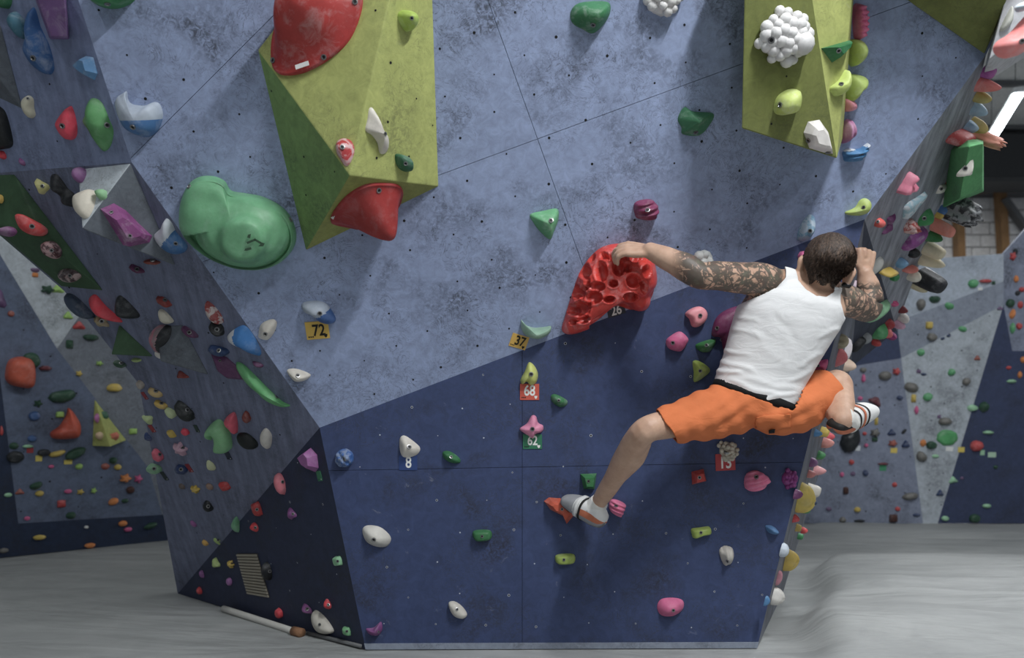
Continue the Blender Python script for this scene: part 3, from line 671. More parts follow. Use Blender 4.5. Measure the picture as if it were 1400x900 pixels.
hold(U, 'lime green tadpole hold beside the right arete', (182, 204, 90), [(1155, 290), (1168, 284), (1176, 273), (1185, 271), (1189, 279), (1184, 290), (1172, 295), (1158, 294)], .04, (1178, 283), 'dome', [(1181, 284)], chalk=.35, bs=.8)
hold(U, 'pale blue speckled cone hold above the climber head', (176, 196, 214), [(1089, 325), (1095, 306), (1106, 293), (1114, 298), (1113, 314), (1104, 328), (1094, 331)], .045, None, 'soft', [(1107, 316)], chalk=.3, mott=(110, 160, 190), bs=.9)
hold(U, 'blue ribbed wave hold with a white crest', (64, 134, 190), [(1151, 208), (1158, 203), (1174, 203), (1187, 195), (1184, 207), (1173, 220), (1155, 221), (1152, 215)], .045, None, 'dome', [(1178, 212)], disp=lambda X, Y, s: .006*math.sin((Y+.2*X)*1.1), rings=10, n=40, split=(-.25, -1, -495, (216, 222, 230)), bs=.8)
hold(U, 'pink ribbed bar hold beside the tall olive volume', (236, 110, 160), [(1166, 8), (1178, 10), (1178, 50), (1167, 52)], .05, None, 'flat', disp=lambda X, Y, s: .008*math.sin(Y*.8), rings=10, n=60)
hold(U, 'lime green round hold on the side of the tall olive volume', (190, 212, 100), [(1160, 56), (1172, 54), (1179, 66), (1176, 82), (1164, 92), (1158, 80)], .07, None, 'dome', chalk=.3)
hold(U, 'lime green hooked hold below the round lime hold', (186, 210, 96), [(1155, 104), (1170, 101), (1181, 107), (1178, 120), (1168, 128), (1158, 142), (1152, 138)], .07, None, 'dome', chalk=.3)
hold(U, 'small pink hold under the hooked lime hold', (240, 150, 170), [(1152, 134), (1164, 138), (1166, 150), (1152, 152)], .05)
hold(U, 'purple and pink striped hold under the tall olive volume', (190, 120, 168), [(1150, 196), (1152, 170), (1159, 162), (1166, 172), (1165, 184), (1158, 192)], .05, None, 'dome', chalk=.35, disp=lambda X, Y, s: .004*math.sin(X*1.1))
# on the tall olive volume
bubbles(VRf, 'white beaded ball hold on the tall olive volume', (232, 230, 228), [(1036, 60), (1042, 40), (1055, 16), (1075, 13), (1095, 26), (1103, 52), (1092, 78), (1072, 88), (1052, 80)], 46, .0175, .06, 3, (1056, 55), .05, extra=((1090, 60, .036, .035),))
hold(VRf, 'lime green egg hold with chalk on the tall olive volume', (196, 214, 96), [(1057, 148), (1062, 132), (1076, 122), (1090, 122), (1093, 134), (1088, 152), (1072, 158), (1060, 156)], .06, None, 'dome', [(1067, 143)], chalk=.45)
hold(VRf, 'cream angular block hold at the foot of the tall olive volume', (230, 224, 218), [(1098, 181), (1104, 166), (1120, 163), (1132, 180), (1139, 211), (1125, 209), (1106, 203)], .035, None, 'facet', [(1104, 190), (1131, 208)], sharp=True, rings=5, chalk=.1)
hold(VRr, 'dark green textured triangle hold on the tall olive volume', (36, 120, 66), [(1122, 66), (1161, 55), (1157, 66), (1137, 86)], .035, (1144, 68), 'facet', [(1147, 69)], sharp=True, rings=5, chalk=.1, bs=.9)
hold(VRr, 'lime green pinch hold on the ridge of the tall olive volume', (190, 210, 90), [(1134, 120), (1146, 110), (1156, 95), (1159, 108), (1155, 124), (1145, 132), (1137, 130)], .035, None, 'dome', [(1150, 115)], chalk=.25, bs=.9)
# ------------------------------------------------------------------ left top wall
hold(T, 'green hold at the end of the left top wall', (52, 118, 76), [(-6, -10), (14, -10), (17, 2), (13, 12), (5, 10), (-4, 3)], .05)
hold(T, 'teal drop hold with a chalky tip', (60, 118, 140), [(14, 22), (20, 15), (28, 20), (37, 33), (39, 50), (33, 54), (23, 43), (16, 32)], .04, None, 'dome', chalk=.5)
hold(T, 'long blue drop hold with chalk on one side', (50, 102, 164), [(44, 10), (49, 12), (56, 36), (68, 62), (75, 90), (72, 102), (64, 102), (50, 90), (37, 68), (38, 54), (42, 40), (39, 24)], .055, (56, 74), 'dome', [(45, 79)], chalk=.4, n=48)
hold(T, 'small blue faceted hold near the bend of the left wall', (84, 140, 190), [(104, 89), (118, 76), (128, 78), (134, 101), (130, 110), (117, 101)], .04, (118, 88), 'facet', sharp=True, rings=4, chalk=.4)
hold(T, 'small cream peanut hold on the left top wall', (210, 204, 176), [(32, 137), (39, 130), (46, 135), (47, 147), (49, 158), (43, 162), (35, 152)], .03, None, 'dome', [(38, 136)], bs=.6)
hold(T, 'bright red almond hold on the left top wall', (238, 54, 84), [(80, 165), (95, 145), (101, 150), (106, 172), (105, 187), (98, 192), (90, 188), (82, 176)], .045, None, 'dome', [(86, 172)], chalk=.1)
hold(T, 'long green crescent hold beside the red almond hold', (84, 156, 88), [(119, 142), (127, 133), (140, 140), (150, 163), (156, 180), (152, 200), (143, 208), (134, 198), (125, 182), (114, 166), (118, 154)], .055, (135, 165), 'soft', [(146, 172)], chalk=.15, n=48)
hold(T, 'black slug hold at the end of the left top wall', (30, 34, 36), [(-8, 146), (3, 147), (10, 158), (17, 185), (18, 199), (10, 204), (-6, 200)], .05, chalk=.05)
ghold(T, 4, 212, 12, 12, (230, 50, 70), 'oval', label='small red round hold under the black slug hold')
ghold(T, 31, 222, 9, 12, (132, 72, 130), 'drop', 30, label='small purple drop hold above the grey pyramid volume')
ghold(T, 3, 112, 13, 18, (200, 60, 64), 'oval', label='red round hold on the dark grey volume', dep=.9)
# ------------------------------------------------------------------ left side wall
WF[id(S)] = 1.2; WF[id(DK)] = 1.15; WF[id(RP)] = 1.5; WF[id(K)] = 1.6
ghold(S, 59, 255, 15, 18, (220, 214, 130), 'tri', 25, label='small pale yellow hold beside the black jug hold', bolt=True)
hold(S, 'black hollow jug hold beside the grey pyramid volume', (42, 44, 48), [(69, 242), (78, 238), (92, 255), (106, 270), (104, 283), (92, 280), (78, 265)], .06, (90, 264), 'soft', chalk=.12, disp=lambda X, Y, s: -.03*math.exp(-((X-88)/8)**2-((Y-264)/8)**2))
hold(fG[0], 'small purple hold on the pale facet of the grey pyramid', (150, 96, 152), [(104, 243), (108, 234), (117, 231), (118, 240), (112, 250), (105, 249)], .03)
hold(fG[0], 'cream egg hold on the pale facet of the grey pyramid', (226, 216, 196), [(105, 272), (117, 264), (131, 261), (130, 280), (122, 297), (113, 299), (105, 289)], .035, chalk=.1)
hold(fG[0], 'tiny light green hold on the ridge of the grey pyramid', (140, 200, 140), [(134, 265), (146, 261), (145, 270), (138, 274)], .025)
hold(fG[1], 'purple angular hold with a chalk streak on the grey pyramid', (150, 72, 138), [(136, 285), (155, 277), (172, 287), (190, 305), (209, 323), (205, 332), (178, 338), (168, 336), (155, 315)], .045, (172, 308), 'facet', [(178, 321), (155, 293)], sharp=True, rings=5, chalk=.45, bs=.7)
hold(S, 'blue hooked hold with a white top beside the grey pyramid', (56, 116, 176), [(212, 319), (221, 311), (227, 298), (235, 304), (242, 318), (257, 335), (252, 346), (238, 346), (222, 335)], .05, (236, 328), 'dome', [(239, 333)], split=(-1, -.7, -462, (200, 206, 214)), bs=.8, chalk=.3)
hold(fE[2], 'long red slug hold on the green slab volume', (232, 66, 66), [(20, 295), (27, 293), (45, 302), (58, 309), (66, 317), (60, 323), (42, 321), (27, 312)], .035, None, 'dome', [(43, 310)], chalk=.35)
hold(fE[2], 'purple slug hold on the green slab volume', (130, 66, 124), [(-4, 314), (8, 310), (20, 313), (23, 320), (14, 324), (-2, 320)], .03)
hold(fE[2], 'pink and dark mottled round hold on the green slab volume', (196, 150, 150), [(55, 336), (62, 330), (74, 331), (84, 343), (83, 352), (74, 354), (60, 348)], .03, None, 'dome', [(70, 343)], mott=(80, 34, 40), bs=.8)
hold(fE[3], 'grey and pink mottled oval hold at the tip of the green slab', (176, 150, 146), [(80, 372), (90, 367), (104, 370), (112, 378), (104, 383), (88, 380)], .03, None, 'dome', [(95, 377)], mott=(70, 48, 50), bs=.8)
ghold(fE[0], 1, 272, 8, 12, (220, 180, 60), 'oval', label='tiny yellow hold on the green slab volume')
SL = [  # x, y, w, h, colour, kind, rot, label
 (209, 357, 20, 11, (150, 58, 40), 'fin', -10, 'small rust half-moon hold under the grey pyramid'), (188, 368, 18, 16, (108, 54, 92), 'fin', 150, 'small purple leaf hold under the grey pyramid'),
 (226, 411, 18, 18, (150, 52, 44), 'fin', -40, 'dark red half-moon hold above the cream wedge'), (260, 454, 20, 18, (104, 52, 96), 'fin', 140, 'purple hold on the edge of the small grey volume'),
 (297, 449, 19, 23, (40, 42, 44), 'oval', 0, 'black ball hold beside the white and blue cone'), (300, 478, 26, 16, (40, 66, 110), 'bean', -15, 'dark blue flat hold above the purple plate'),
 (353, 498, 14, 10, (112, 58, 104), 'bean', -20, 'small purple hold beside the long green crescent hold on the side wall'), (249, 513, 14, 10, (150, 56, 48), 'tri', 0, 'small dark red hold under the small grey volume'),
 (193, 525, 11, 14, (180, 168, 156), 'drop', 160, 'small beige hold at the back edge of the side wall'), (213, 536, 18, 14, (206, 176, 110), 'bean', -30, 'pale tan lump hold above the yellow lump'), (221, 552, 16, 12, (214, 176, 66), 'bean', -30, 'yellow lump hold beside the pale green horn'),
 (235, 564, 14, 18, (190, 206, 150), 'drop', 30, 'pale green horn hold on the side wall'), (203, 573, 13, 13, (186, 206, 140), 'tri', 180, 'pale green wedge hold above a red tag'), (255, 562, 20, 34, (44, 48, 48), 'drop', 20, 'black tall knobby hold on the side wall'),
 (235, 593, 10, 12, (214, 180, 50), 'rect', 10, 'small yellow block hold on the side wall'), (254, 590, 10, 11, (232, 50, 80), 'oval', 0, 'small crimson round hold on the side wall'), (338, 570, 12, 19, (140, 56, 46), 'drop', -20, 'rust shard hold beside the pink fin'),
 (203, 598, 10, 14, (40, 66, 116), 'drop', 0, 'small navy hold at the back edge of the side wall'), (248, 613, 19, 24, (206, 160, 180), 'star', 0, 'pale pink rough hold on the side wall'), (217, 622, 15, 20, (226, 90, 116), 'drop', 0, 'pink teardrop hold with white patch on the side wall'),
 (212, 640, 20, 15, (120, 170, 128), 'oval', 0, 'green tube hold at the back edge of the side wall'), (249, 641, 16, 15, (36, 60, 108), 'oval', 0, 'dark blue blob hold under the pale pink hold'), (289, 637, 13, 18, (206, 212, 160), 'drop', 0, 'pale yellow teardrop hold on the side wall'),
 (268, 668, 12, 13, (220, 184, 40), 'star', 0, 'yellow knobbly hold low on the side wall'), (249, 665, 8, 10, (110, 96, 90), 'oval', 0, 'small grey brown hold low on the side wall'), (287, 665, 9, 11, (150, 120, 104), 'oval', 0, 'small tan hold beside the red block'), (308, 664, 13, 13, (206, 50, 50), 'rect', 10, 'small red block hold low on the side wall'),
 (285, 692, 15, 19, (38, 42, 46), 'drop', -20, 'black leaf hold low on the side wall'), (265, 716, 6, 11, (164, 96, 160), 'oval', 20, 'tiny purple hold low on the side wall'), (281, 742, 7, 10, (222, 170, 60), 'oval', 20, 'tiny yellow hold low on the side wall'),
 (219, 484, 13, 13, (214, 208, 198), 'oval', 0, 'white ring hold at the foot of the small grey volume'), (187, 492, 14, 6, (170, 196, 110), 'oval', 0, 'small lime hold under the moss green volume'),
 (165, 497, 16, 10, (50, 90, 64), 'bean', -20, 'dark green hold under the moss green volume'), (140, 438, 22, 24, (170, 150, 110), 'star', 20, 'tan star-shaped hold at the back edge beside the red fin')]
for (x, y, a, b, c, k, r, lb) in SL: ghold(S, x, y, a, b, c, k, r, .4, lb, rings=5, n=22, bolt=(a > 14))
hold(S, 'cream wedge hold under the dark red half-moon', (216, 208, 186), [(218, 423), (226, 425), (238, 439), (230, 442), (221, 436)], .03)
hold(S, 'long red fin hold beside the black triangle', (232, 50, 70), [(121, 411), (130, 402), (145, 418), (167, 438), (164, 441), (148, 435), (133, 426)], .05, None, 'soft', chalk=.1)
hold(S, 'black triangular hold beside the long red fin', (40, 44, 48), [(160, 406), (169, 406), (192, 431), (180, 436), (165, 433), (158, 421)], .05, None, 'soft', chalk=.15)
hold(S, 'dark blue long hold along the back edge', (58, 74, 96), [(90, 401), (104, 405), (130, 431), (122, 435), (108, 425), (95, 412)], .05)
hold(S, 'red and white rough hold above the black ball', (160, 56, 54), [(282, 412), (290, 415), (302, 429), (306, 441), (297, 441), (285, 427)], .04, None, 'dome', mott=(196, 180, 176))
hold(S, 'white and blue cone hold by the arete', (44, 124, 196), [(310, 460), (331, 444), (345, 455), (357, 478), (355, 487), (340, 478), (325, 472)], .055, (332, 462), 'soft', split=(-1, .6, -51, (206, 208, 212)), chalk=.2, n=44)
hold(S, 'flat purple plate hold under the white and blue cone', (104, 56, 100), [(287, 480), (310, 488), (330, 505), (338, 520), (312, 518), (296, 505)], .025, None, 'facet', [(300, 495)], sharp=True, rings=4, chalk=.08, bs=.6)
hold(S, 'long light green wavy hold by the arete', (92, 176, 104), [(322, 495), (332, 497), (350, 514), (364, 528), (385, 548), (398, 555), (390, 557), (372, 550), (358, 537), (340, 522), (328, 508)], .04, None, 'dome', [(379, 541)], n=50, chalk=.15)
hold(S, 'pink and black two-tone hold on the small grey volume', (196, 120, 136), [(209, 452), (218, 444), (236, 446), (244, 462), (236, 474), (224, 480), (212, 466)], .08, None, 'dome', split=(1, 0, 227, (46, 48, 52)), mott=(150, 130, 132))
hold(S, 'light green tube hold with a deep mouth', (128, 196, 132), [(283, 587), (297, 573), (307, 578), (316, 593), (317, 614), (300, 616), (289, 606)], .06, (301, 596), 'flat', rings=12, n=44, chalk=.1, disp=lambda X, Y, s: -.06*math.exp(-((X-293)/5)**2-((Y-600)/9)**2))
hold(S, 'pink fin hold beside the light green tube', (226, 84, 106), [(308, 573), (320, 563), (325, 575), (325, 592), (318, 585)], .045)
hold(S, 'black slug hold under the pink fin', (30, 34, 34), [(325, 593), (338, 592), (352, 604), (352, 612), (340, 612), (328, 603)], .04, chalk=.05)
hold(S, 'white teardrop hold by the dark paint line', (214, 208, 198), [(357, 592), (364, 585), (372, 595), (371, 610), (366, 613), (358, 605)], .03, chalk=.1)
# small tags on the side wall
for (x, y, a, b, c, r, lb) in [(198, 541, 6, 12, (150, 40, 52), 10, 'small red tag under the beige hold on the side wall'), (208, 586, 7, 12, (160, 44, 50), 10, 'small red tag under the pale green wedge hold'), (269, 586, 6, 12, (32, 60, 50), 0, 'small dark green tag under the black tall hold'),
    (312, 623, 8, 13, (28, 40, 62), 0, 'small navy tag under the light green tube'), (225, 651, 7, 14, (26, 46, 48), 8, 'small dark tag under the green tube at the back edge'), (259, 640, 7, 14, (150, 36, 48), 8, 'small red tag beside the dark blue blob'), (437, 651, 10, 14, (40, 120, 80), 8, 'small green tag under the purple angular hold')]:
    route_tag(DK if x > 400 else S, x, y, a, b, c, '', lb, r, marks=True)
# ------------------------------------------------------------------ dark triangle, left
hold(DK, 'purple angular hold with drill holes above a green tag', (160, 92, 156), [(411, 622), (425, 612), (434, 622), (436, 640), (432, 646), (420, 638)], .035, (426, 626), 'facet', sharp=True, rings=4)
DL = [(385, 661, 15, 31, (228, 116, 132), 'oval', 8, 'pink and white tall oval hold on the navy triangle'), (353, 696, 14, 20, (196, 54, 54), 'rect', 15, 'red shard hold on the paint line'), (400, 703, 13, 14, (148, 80, 148), 'tri', 20, 'small purple wedge hold mid navy triangle'),
 (349, 721, 13, 13, (234, 56, 66), 'oval', 0, 'small red round hold below the red shard'), (299, 738, 12, 15, (178, 210, 110), 'star', 0, 'pale lime star hold on the paint line'), (297, 770, 10, 12, (186, 210, 120), 'tri', 10, 'small pale lime hold above the yellow bead'), (317, 771, 12, 12, (214, 180, 60), 'star', 0, 'small yellow bead hold beside the woven panel'),
 (277, 785, 7, 11, (160, 100, 166), 'oval', 15, 'tiny lilac hold near the back corner'), (315, 795, 8, 11, (164, 104, 168), 'oval', 0, 'small lilac hold beside the woven panel'), (274, 808, 10, 11, (226, 46, 58), 'drop', 0, 'small red hold near the back corner'),
 (367, 781, 15, 26, (28, 30, 34), 'oval', 0, 'black dome hold beside the woven panel'), (463, 767, 13, 13, (130, 190, 140), 'rect', 10, 'small mint block hold by the front arete'), (383, 838, 11, 14, (232, 58, 72), 'oval', 0, 'small red oval hold near the mat roll'), (449, 827, 13, 15, (226, 52, 66), 'drop', 10, 'red pear hold above the cream slug'),
 (421, 833, 16, 17, (132, 74, 130), 'fin', 150, 'small purple wing hold beside the cream slug'), (475, 863, 12, 12, (120, 190, 130), 'rect', 0, 'small green nut-shaped hold at the foot of the arete')]
for (x, y, a, b, c, k, r, lb) in DL: ghold(DK, x, y, a, b, c, k, r, .45, lb, rings=5, n=22, bolt=(a > 11))
hold(S, 'mint half-moon hold on the paint line', (110, 180, 130), [(317, 716), (323, 706), (328, 715), (331, 726), (323, 725)], .03)
hold(DK, 'cream slug hold low on the navy triangle', (206, 200, 186), [(429, 838), (433, 834), (446, 845), (457, 862), (452, 867), (440, 864), (432, 852)], .035, None, 'dome', [(438, 853)], chalk=.1, bs=.7)
# woven ventilation panel
M['straw'] = plain('woven_straw', (158, 150, 132), .85)
gp = [(325, 757), (352, 757), (369, 817), (340, 812)]; par = None
for i in range(14):
    t0, t1 = i/14+.012, (i+1)/14-.012
    e = lambda a, b, t: (a[0]+(b[0]-a[0])*t, a[1]+(b[1]-a[1])*t)
    q = [e(gp[0], gp[3], t0), e(gp[1], gp[2], t0), e(gp[1], gp[2], t1), e(gp[0], gp[3], t1)]
    if par is None:
        par = slab('woven_panel', DK, [DK.uv(DK.hit(*p)) for p in gp], plain('straw_backing', (70, 66, 58), .9), None, .004, .004); tag(par, 'beige woven straw panel fixed on the navy triangle', 'panel')
    slab('slat', DK, [DK.uv(DK.hit(*p)) for p in q], M['straw'], par, .009, .005)
# ------------------------------------------------------------------ dark blue front
hold(L, 'grey and blue studded round hold by the left arete', (120, 140, 176), [(458, 627), (462, 617), (473, 613), (483, 620), (483, 632), (474, 639), (463, 637)], .04, None, 'dome', [(471, 628)], mott=(50, 100, 170), disp=lambda X, Y, s: .008*math.sin(X*.55)*math.sin(Y*.55), rings=9, n=40)
hold(L, 'cream triangular hold above the blue card 8', CRM, [(546, 601), (552, 595), (564, 602), (575, 613), (569, 623), (553, 626), (547, 618)], .035, None, 'soft', [(559, 612)], chalk=.1)
route_tag(L, 558, 633, 25, 20, (34, 66, 128), '8', 'blue card numbered 8 under the cream triangular hold', 0, 'ink_white', .05, .0, .85, marks=False)
hold(L, 'dark green lens hold beside the blue card 8', (46, 116, 66), [(605, 618), (615, 617), (628, 626), (629, 633), (617, 633), (607, 627)], .03, None, 'soft', [(617, 625)], bs=.7)
hold(L, 'large cream oval dish hold on the navy wall', (206, 202, 192), [(495, 724), (503, 718), (521, 721), (535, 735), (530, 747), (515, 748), (500, 740)], .04, None, 'soft', [(511, 738)], chalk=.12)
hold(L, 'dark green brick hold on the navy wall', (46, 120, 66), [(647, 726), (670, 725), (671, 737), (650, 739)], .03, None, 'flat', [(659, 733)], bs=.7)
hold(L, 'small cream peanut hold low on the navy wall', (208, 202, 190), [(613, 824), (621, 822), (632, 829), (639, 840), (634, 846), (622, 843), (615, 834)], .03, None, 'dome', [(625, 833)], bs=.7, chalk=.1)
hold(L, 'purple claw hold at the foot of the left arete', (136, 70, 134), [(500, 860), (511, 858), (521, 850), (523, 861), (517, 869), (506, 868)], .03, None, 'soft', [(517, 864)], bs=.6)
hold(L, 'lime green bar hold below the orange foothold', (158, 182, 62), [(759, 760), (770, 757), (785, 758), (786, 768), (775, 771), (761, 770)], .03, None, 'flat', [(771, 765)], bs=.7)
hold(L, 'lime green bean hold right of centre on the navy wall', (160, 184, 66), [(945, 723), (957, 721), (970, 720), (972, 729), (960, 732), (948, 736), (945, 730)], .03, None, 'flat', [(958, 728)], bs=.7)
hold(L, 'cream shell hold above the pink bean', (200, 194, 184), [(983, 752), (990, 746), (1001, 749), (1004, 761), (998, 772), (990, 773), (985, 763)], .035, None, 'soft', [(995, 767)], bs=.8, chalk=.15, disp=lambda X, Y, s: .004*math.sin(X*.8))
hold(L, 'pink bean hold low on the navy wall', (226, 102, 152), [(898, 828), (904, 819), (920, 817), (934, 821), (934, 833), (922, 842), (908, 843), (900, 838)], .04, None, 'soft', [(921, 835)], bs=.8, chalk=.1)
hold(L, 'green trapezoid hold above the orange foothold', (48, 124, 66), [(793, 648), (816, 647), (813, 669), (798, 669)], .035, (805, 656), 'facet', [(805, 658)], sharp=True, rings=4, bs=.7)
hold(L, 'orange arrow-shaped foothold under the climbing shoe', (206, 82, 46), [(743, 685), (750, 680), (766, 681), (788, 702), (775, 717), (770, 706), (752, 697)], .045, (765, 693), 'facet', [(769, 696)], sharp=True, rings=5, n=42, bs=.7)
hold(L, 'pink ribbed fan hold beside the climber ankle', (240, 118, 160), [(832, 690), (838, 682), (855, 689), (853, 700), (848, 707), (835, 700)], .04, None, 'dome', [(843, 693)], disp=lambda X, Y, s: .006*math.sin((Y-.4*X)*1.1), rings=10, n=40, bs=.9)
hold(L, 'red block hold under the card 13', (196, 56, 48), [(945, 645), (962, 641), (966, 658), (946, 663)], .035, None, 'facet', [(956, 653)], sharp=True, rings=4, bs=.8)
hold(L, 'pink ribbed shell hold beside the red card', (240, 120, 164), [(1017, 655), (1022, 646), (1035, 643), (1050, 652), (1052, 660), (1036, 672), (1019, 669)], .04, None, 'dome', [(1034, 652)], disp=lambda X, Y, s: .007*math.sin((Y+.25*X)*.95), rings=12, n=44)
bubbles(L, 'purple berry cluster hold by the right arete', (140, 52, 130), [(1073, 646), (1078, 641), (1086, 645), (1087, 662), (1080, 669), (1074, 665)], 12, .009, .02, 4)
hold(L, 'small blue leaf hold near the right arete', (82, 134, 186), [(1046, 719), (1056, 719), (1065, 728), (1060, 731), (1050, 728)], .03, None, 'soft')
bubbles(L, 'cream honeycomb ball hold above the card 13', (206, 198, 178), [(980, 612), (986, 604), (1000, 605), (1008, 616), (1003, 628), (990, 630)], 22, .0085, .035, 6, (993, 618))
route_tag(L, 991.5, 632, 27, 23, (190, 46, 52), '13', 'red card numbered 13 under the honeycomb ball hold', 3, 'ink_white', .0, -.1, .8, marks=False)
hold(L, 'lime green flame hold above the card 68', (196, 204, 90), [(711, 520), (717, 508), (723, 495), (731, 500), (736, 512), (733, 524), (725, 527), (720, 522), (714, 526)], .04, (725, 513), 'dome', [(726, 512)], chalk=.35)
route_tag(L, 724, 536, 26, 22, (216, 78, 52), '68', 'red card numbered 68 under the lime flame hold', 0, 'ink_white', 0, .12, .72)
hold(L, 'dark green wedge hold beside the card 68', (44, 120, 66), [(753, 541), (760, 539), (775, 547), (775, 554), (766, 557), (755, 550)], .03, None, 'soft', [(764, 548)], bs=.7)
hold(L, 'pink four-pointed star hold above the card 62', (244, 142, 180), [(710, 586), (720, 579), (727, 568), (733, 569), (736, 578), (743, 582), (742, 590), (732, 594), (728, 600), (722, 596), (714, 591)], .035, (728, 587), 'dome', [(728, 587)], chalk=.15)
route_tag(L, 728, 604, 26, 20, (24, 122, 84), '62', 'green card numbered 62 under the pink star hold', 0, 'ink_white', 0, .1, .72)
hold(L, 'salmon pink mitten hold beside the climber waist', (244, 146, 156), [(936, 429), (946, 421), (958, 419), (966, 427), (965, 438), (956, 447), (946, 447), (942, 437)], .04, None, 'flat', [(958, 431)], chalk=.2, bs=.9)
hold(L, 'hot pink elephant-head hold beside the climber waist', (226, 96, 150), [(910, 466), (918, 458), (930, 453), (941, 463), (938, 472), (930, 481), (914, 477)], .045, None, 'dome', [(919, 469)], bs=.9)
hold(L, 'green wedge hold beside the maroon plate', (48, 128, 62), [(951, 471), (976, 463), (978, 470), (970, 481), (957, 481)], .035, None, 'soft', [(966, 472)], bs=.8)
hold(L, 'lime green saddle hold by the orange shorts', (170, 192, 60), [(947, 494), (957, 494), (971, 505), (964, 515), (949, 523), (948, 509)], .04, None, 'soft', [(958, 507)], bs=.8)
hold(L, 'large maroon plate hold behind the climber', (124, 44, 92), [(972, 456), (977, 437), (989, 425), (1008, 418), (1024, 421), (1030, 450), (1008, 478), (990, 481), (985, 463), (976, 461)], .04, (1000, 448), 'flat', [(980, 450)], chalk=.12)
hold(L, 'hot pink triangular hold behind the climber waist', (226, 70, 140), [(1107, 500), (1131, 491), (1128, 507), (1114, 505)], .03, None, 'soft', [(1119, 500)], bs=.7)
ghold(L, 1097, 350, 13, 13, (240, 110, 170), 'oval', label='small pink ball hold beside the climber ear', dep=.8)
# mat roll and timber end at the foot of the left face
M['mroll'] = plain('foam_white', (200, 198, 190), .8)
def tube(name, pts, rad, mat, parent=None, n=12, cap=True):
    vs = []; fs = []; m = len(pts); P = [A(*p) for p in pts]
    for i in range(m):
        d = unit(P[min(i+1, m-1)]-P[max(i-1, 0)]); s = unit(np.cross(d, A(0, 0, 1) if abs(d[2]) < .9 else A(1, 0, 0))); t = np.cross(d, s)
        r = rad[i] if isinstance(rad, (list, tuple)) else rad
        for k in range(n): a = 2*math.pi*k/n; vs.append(P[i]+r*(s*math.cos(a)+t*math.sin(a)))
    for i in range(m-1):
        for k in range(n): j = (k+1) % n; fs.append((i*n+k, i*n+j, (i+1)*n+j, (i+1)*n+k))
    if cap: fs.append(tuple(range(n))[::-1]); fs.append(tuple(range((m-1)*n, m*n)))
    o = mesh_obj(name, vs, fs, mat, parent, True); fix_normals(o); return o
off = A(*(DK.n*[1, 1, 0]))*.035
er = empty('edge_roll'); tag(er, 'white foam roll with a brown end lying along the foot of the navy triangle', 'foam roll')
rp = [fl(315+t*105, 834+t*34)+off+A(0, 0, .012) for t in np.linspace(0, 1, 8)]
tube('roll', rp, .014, M['mroll'], er); tube('end_cap', [fl(411, 866)+off+A(0, 0, .016), fl(423, 869)+off+A(0, 0, .016)], .019, plain('cardboard_brown', (140, 96, 60), .8), er)
off2 = A(*(DK.n*[1, 1, 0]))*.012
tube('edge_strip', [fl(424, 868)+off2+A(0, 0, .008), fl(498, 886)+off2+A(0, 0, .008)], .008, M['steelbeam'], er)
# ------------------------------------------------------------------ right side wall and strip
def rh(x, y, w_, h_, c, k, r, lb, dep=.6, pl=None, **kw):
    return ghold(pl or RP, x, y, w_, h_, c, k, r, dep, lb, rings=6, n=24, **kw)
rh(1306, 186, 24, 17, (198, 62, 62), 'oval', 30, 'red and white sausage hold across the right side wall', .8, fx=1.9, chalk=.6)
rh(1322, 174, 12, 20, (160, 190, 220), 'oval', -30, 'pale blue sausage end beside the red and white sausage', .8, chalk=.4)
rh(1237, 251, 16, 26, (240, 130, 160), 'tri', 30, 'pink funnel hold on the right side wall', .7, disp='pocket', bolt=True)
rh(1246, 281, 15, 40, (206, 216, 224), 'tri', -35, 'white and pale blue spiky shard hold on the right side wall', .25, mott=(150, 190, 205))
rh(1263, 297, 15, 26, (50, 150, 80), 'oval', -20, 'green egg hold on the right side wall', .6, bolt=True)
rh(1200, 304, 11, 13, (240, 86, 76), 'oval', 0, 'small coral round hold near the top of the right arete', .7, bolt=True)
rh(1217, 300, 10, 14, (120, 50, 112), 'tri', -30, 'small purple wedge hold, upper of two', .4); rh(1213, 312, 9, 16, (120, 50, 112), 'tri', 150, 'small purple wedge hold, lower of two', .4)
rh(1242, 309, 18, 19, (186, 70, 62), 'oval', -20, 'red and white swirled fist hold on the right side wall', .7, mott=(216, 180, 176), disp='knob')
rh(1248, 326, 17, 44, (150, 70, 150), 'oval', -38, 'long purple hold with a chalky end on the right side wall', .4, chalk=.55)
rh(1247, 345, 13, 14, (32, 34, 38), 'oval', 0, 'black ball hold under the long purple hold', .6)
rh(1231, 358, 16, 17, (110, 164, 206), 'bean', 0, 'light blue lump hold above the coral fin', .5); rh(1242, 366, 20, 13, (240, 130, 116), 'fin', 20, 'coral fin hold under the light blue lump', .6)
rh(1211, 369, 20, 15, (226, 190, 60), 'fin', 20, 'yellow cup hold on the right side wall', .7, chalk=.3); rh(1195, 363, 9, 28, (206, 206, 200), 'oval', 0, 'cream tall oval hold behind the climber hand', .5)
rh(1221, 378, 11, 12, (44, 140, 76), 'oval', 0, 'small green round hold beside the yellow cup', .5); rh(1286, 258, 11, 13, (226, 222, 214), 'rect', 20, 'white drilled block hold at the edge of the right side wall', .35, bolt=True)
rh(1246, 376, 16, 16, (222, 214, 196), 'oval', 10, 'cream swirl hold beside the black jug', .7); rh(1258, 376, 20, 30, (44, 46, 52), 'bean', 20, 'big black jug hold jutting from the right edge', 1.2)
rh(1252, 390, 18, 13, (214, 202, 160), 'oval', 0, 'pale yellow bowl hold under the black jug', .9)
rh(1262, 352, 13, 22, (230, 216, 178), 'oval', 0, 'cream bulb hold above the black jug, lower of two', 1.5); rh(1266, 338, 12, 20, (230, 216, 178), 'oval', 0, 'cream bulb hold above the black jug, upper of two', 1.4)
